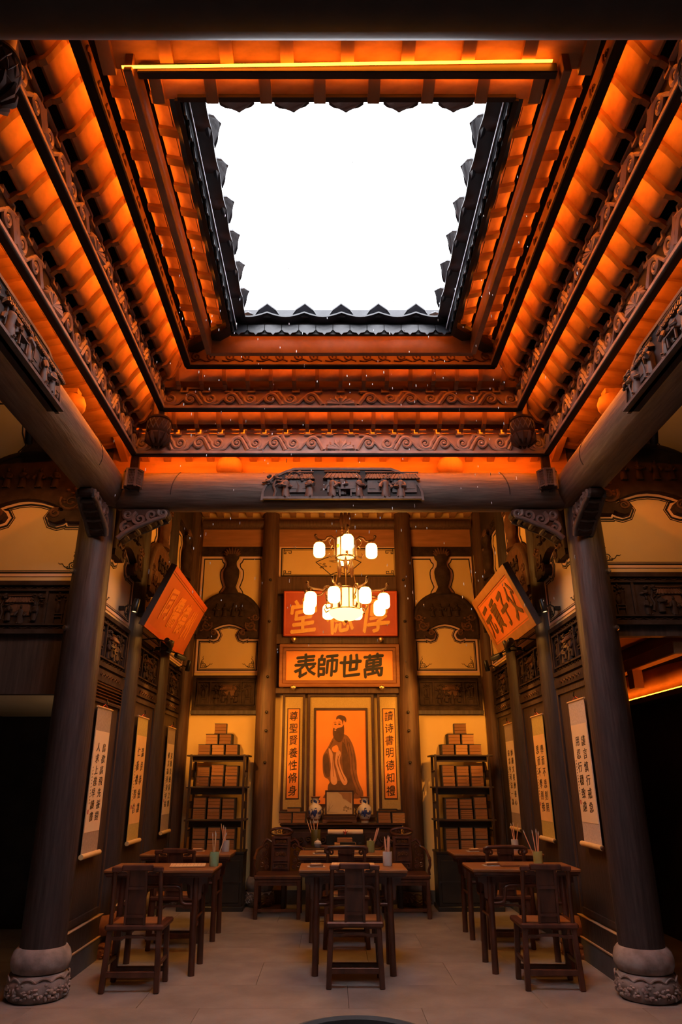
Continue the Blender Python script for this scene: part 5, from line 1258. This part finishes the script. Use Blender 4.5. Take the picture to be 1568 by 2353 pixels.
for i, x in enumerate((-.74, -.545)): bundle('%s of two brown book bundles at the left end of the altar table' % ('left', 'right')[i], (x, 10.84, AZ), .19, .24, .145, 1)
bundle('flat orange book bundle lying on the left altar book pair', (-.62, 10.84, AZ + .1455), .20, .2, .055, 3)
for i, x in enumerate((.655, .855)): bundle('%s of two brown book bundles at the right end of the altar table' % ('left', 'right')[i], (x, 10.84, AZ), .19, .24, (.15, .14)[i], 1 + 2 * i, flip=True)
bundle('thin book bundle lying on the right altar book pair', (.72, 10.86, AZ + .1505), .26, .2, .03, 1)

# ------------------------------------------------------------------ bookcases
def bookcase(s, x, n):
    t = thing('bookcase', 'tall dark bookcase with open shelves %s of the altar' % n, 'bookcase', (x, 10.88, 0)); W = .86; hw = W / 2
    cb = obj('lower_cabinet', MB().box(-hw + .0, hw, -.20, .20, .06, .70), 'cabinet', t, bevel=.006); obj('plinth', MB().box(-hw - .02, hw + .02, -.22, .21, 0, .06), 'cabinet', cb, bevel=.006)
    for i in range(2): d = obj('cabinet_door', MB().box(-hw + .04 + i * .4, -hw + .42 + i * .4, -.215, -.20, .10, .62), 'cabinet', t, bevel=.008)
    obj('door_rail', MB().box(-hw + .02, hw - .02, -.222, -.20, .34, .36), 'cabinet', cb); obj('cabinet_top', MB().box(-hw - .01, hw + .01, -.21, .21, .70, .73), 'cabinet', cb, bevel=.004)
    for sx in (-1, 1):
        for y_ in (-.19, .19): obj('post', MB().bar((sx * (hw - .04), y_, .73), (sx * (hw - .045), y_, 2.0), .032), 'shelf_wood', t, bevel=.004)
        for z in (.93, 1.30, 1.72):
            obj('side_rail', MB().bar((sx * (hw - .04), -.19, z + .06), (sx * (hw - .04), .19, z + .06), .014), 'shelf_wood', t)
            for q in (-.09, 0, .09): obj('side_spindle', MB().bar((sx * (hw - .04), q, z - .03), (sx * (hw - .04), q, z + .06), .01), 'shelf_wood', t)
    for z, e in ((1.995, .02), (1.565, .0), (1.135, .0)): obj('shelf', MB().box(-hw - e, hw + e, -.205, .205, z - .022, z), 'shelf_wood', t, bevel=.004)
    obj('drawer_board', MB().box(-hw + .06, hw - .06, .17, .18, 1.47, 1.545), 'shelf_wood', t)
    for z in (1.545, 1.115): obj('shelf_apron', MB().box(-hw + .05, hw - .05, -.10, -.08, z - .085, z), 'cabinet', t)
    obj('shelf_apron', MB().box(-hw + .05, hw - .05, -.10, -.08, 1.90, 1.975), 'shelf_wood', t)
    f = s > 0
    cols = ('left', 'middle', 'right'); g = 'books on the %s bookcase' % n; off = -s * .02
    for i in range(3): bundle('%s bundle in the bottom row of the pyramid on the %s bookcase' % (cols[i], n), (x + off + s * .0 + (i - 1) * .2 - .03 * (1 if not f else -1), 10.84, 1.996), h=.145, v=(0, 3, 1)[i], flip=f, group=g)
    for i in range(2): bundle('%s bundle in the second row of the pyramid on the %s bookcase' % (cols[i * 2], n), (x + off + (i - .5) * .2 - .03 * (1 if not f else -1), 10.84, 2.142), h=.145, v=(3, 0)[i] if not f else (1, 3)[i], flip=f, group=g)
    bundle('single bundle topping the book pyramid on the %s bookcase' % n, (x + off - .03 * (1 if not f else -1) + .01, 10.84, 2.288), h=.145, v=1, rz=s * -.12, flip=f, group=g)
    for r, z in enumerate((1.566, 1.136, .731)):
        for i in range(3):
            h0 = .14 + random.uniform(-.01, .012)
            if r == 2: h0 = .15
            xx = x + off + (i - 1) * .205 - .02 * (1 if not f else -1) + (.02 * s if r == 1 else 0)
            bundle('%s lower bundle on the %s shelf of the %s bookcase' % (cols[i], ('upper', 'middle', 'bottom')[r], n), (xx, 10.82, z), h=h0, v=random.randint(0, 2), flip=f, group=g)
            bundle('%s upper bundle on the %s shelf of the %s bookcase' % (cols[i], ('upper', 'middle', 'bottom')[r], n), (xx + random.uniform(-.006, .006), 10.825, z + h0 + .001), h=.145 + random.uniform(-.012, .012), v=random.randint(0, 2), flip=f, group=g)
bookcase(-1, -1.735, 'left'); bookcase(1, 1.80, 'right')

# ------------------------------------------------------------------ water vat in the foreground
t = thing('water_vat', 'round dark stone water vat at the bottom edge', 'vat', (.045, 4.13, 0))
obj('vat_wall', MB().lathe([(.26, 0), (.34, .06), (.385, .25), (.395, .44), (.40, .455), (.36, .465), (.345, .45), (.335, .30), (.28, .10), (.02, .08)], 40), 'grey_stone', t, smooth=40)
obj('water', MB().lathe([(.33, .425), (.34, .43), (.001, .43)], 40), 'water', t)

# ------------------------------------------------------------------ spot lights on the side walls
def spot(label, loc, target, power, angle=50, blend=.5, col=(1, .40, .06), rad=.03, arm=None):
    loc = Vector(loc); tg = Vector(target); d = (tg - loc).normalized()
    t = thing('spotlight', label, 'spotlight', loc)
    q = d.to_track_quat('-Z', 'Y'); e = q.to_euler()
    obj('housing', MB().lathe([(.032, .13), (.036, .12), (.036, -.02), (.033, -.025), (.03, -.01), (.01, -.005)], 16), 'black_metal', t, rot=e, smooth=40)
    obj('lens', MB().lathe([(.028, -.012), (.001, -.0125)], 14), 'spot_lens', t, rot=e)
    ax = Vector(arm) if arm else Vector((math.copysign(.14, loc.x), 0, .02))
    obj('arm', MB().tube([(0, 0, .03), ax * .5 + Vector((0, 0, .05)), ax], .009, 6), 'black_metal', t)
    obj('mount', MB().box(ax.x - .03, ax.x + .03, ax.y - .03, ax.y + .03, ax.z - .02, ax.z + .02), 'black_metal', t)
    if power:
        ld = bpy.data.lights.new('spot_beam', 'SPOT'); ld.energy = power * SPOT_POWER; ld.spot_size = math.radians(angle); ld.spot_blend = blend; ld.color = col; ld.shadow_soft_size = rad
        lo = bpy.data.objects.new('spot_beam', ld); COL.objects.link(lo); lo.parent = t; lo.rotation_euler = e; lo.location = d * .035
for s, n in ((-1, 'left'), (1, 'right')):
    spot('black spotlight above the nearest %s scroll' % n, (s * 2.26, 7.55, 3.40), (s * 2.44, 7.35, 2.0), 30, 46)
    spot('near black spotlight under the %s tilted plaque' % n, (s * 2.02, 8.35, 3.16), (s * 1.58, 11.2, 2.3), 185, 36, .35, arm=(s * .40, 0, .06))
    spot('far black spotlight under the %s tilted plaque' % n, (s * 2.0, 9.05, 3.12), (s * .3, 11.2, 2.6), 140, 44, .35, arm=(s * .42, 0, .10))
    spot('black spotlight above the middle %s scroll' % n, (s * 2.17, 8.95, 3.20), (s * 2.44, 8.85, 1.9), 28, 50)
    spot('black spotlight above the far %s scroll' % n, (s * 2.22, 10.45, 3.18), (s * 2.44, 10.45, 1.9), 28, 50)
    spot('black spotlight on the %s wall aimed at the desks' % n, (s * 2.2, 8.1, 3.45), (s * .6, 8.3, 0), 95, 75, .5, col=(1, .5, .16))
    spot('added unseen spotlight behind the %s side beam lighting the aisle wall' % n, (s * 2.78, 5.55, 4.47), (s * 3.25, 6.84, 3.62), 24, 80, .6, col=(1, .40, .08), arm=(-s * .16, 0, .02))  # added fill for the aisle plaster, hidden by the beam
# ------------------------------------------------------------------ rain falling through the sky well
m = MB(); rr = random.Random(11)
for i in range(240):
    x, y, z = rr.uniform(-1.3, 1.3), rr.uniform(3.0, 5.9), rr.uniform(2.5, 5.3); L = rr.uniform(.006, .014)
    m.ball((x, y, z), (.0024, .0024, L), 5, 4)
tag(obj('rain_drops', m, 'rain'), 'sparse white rain drops falling through the sky well', 'rain', kind='stuff')
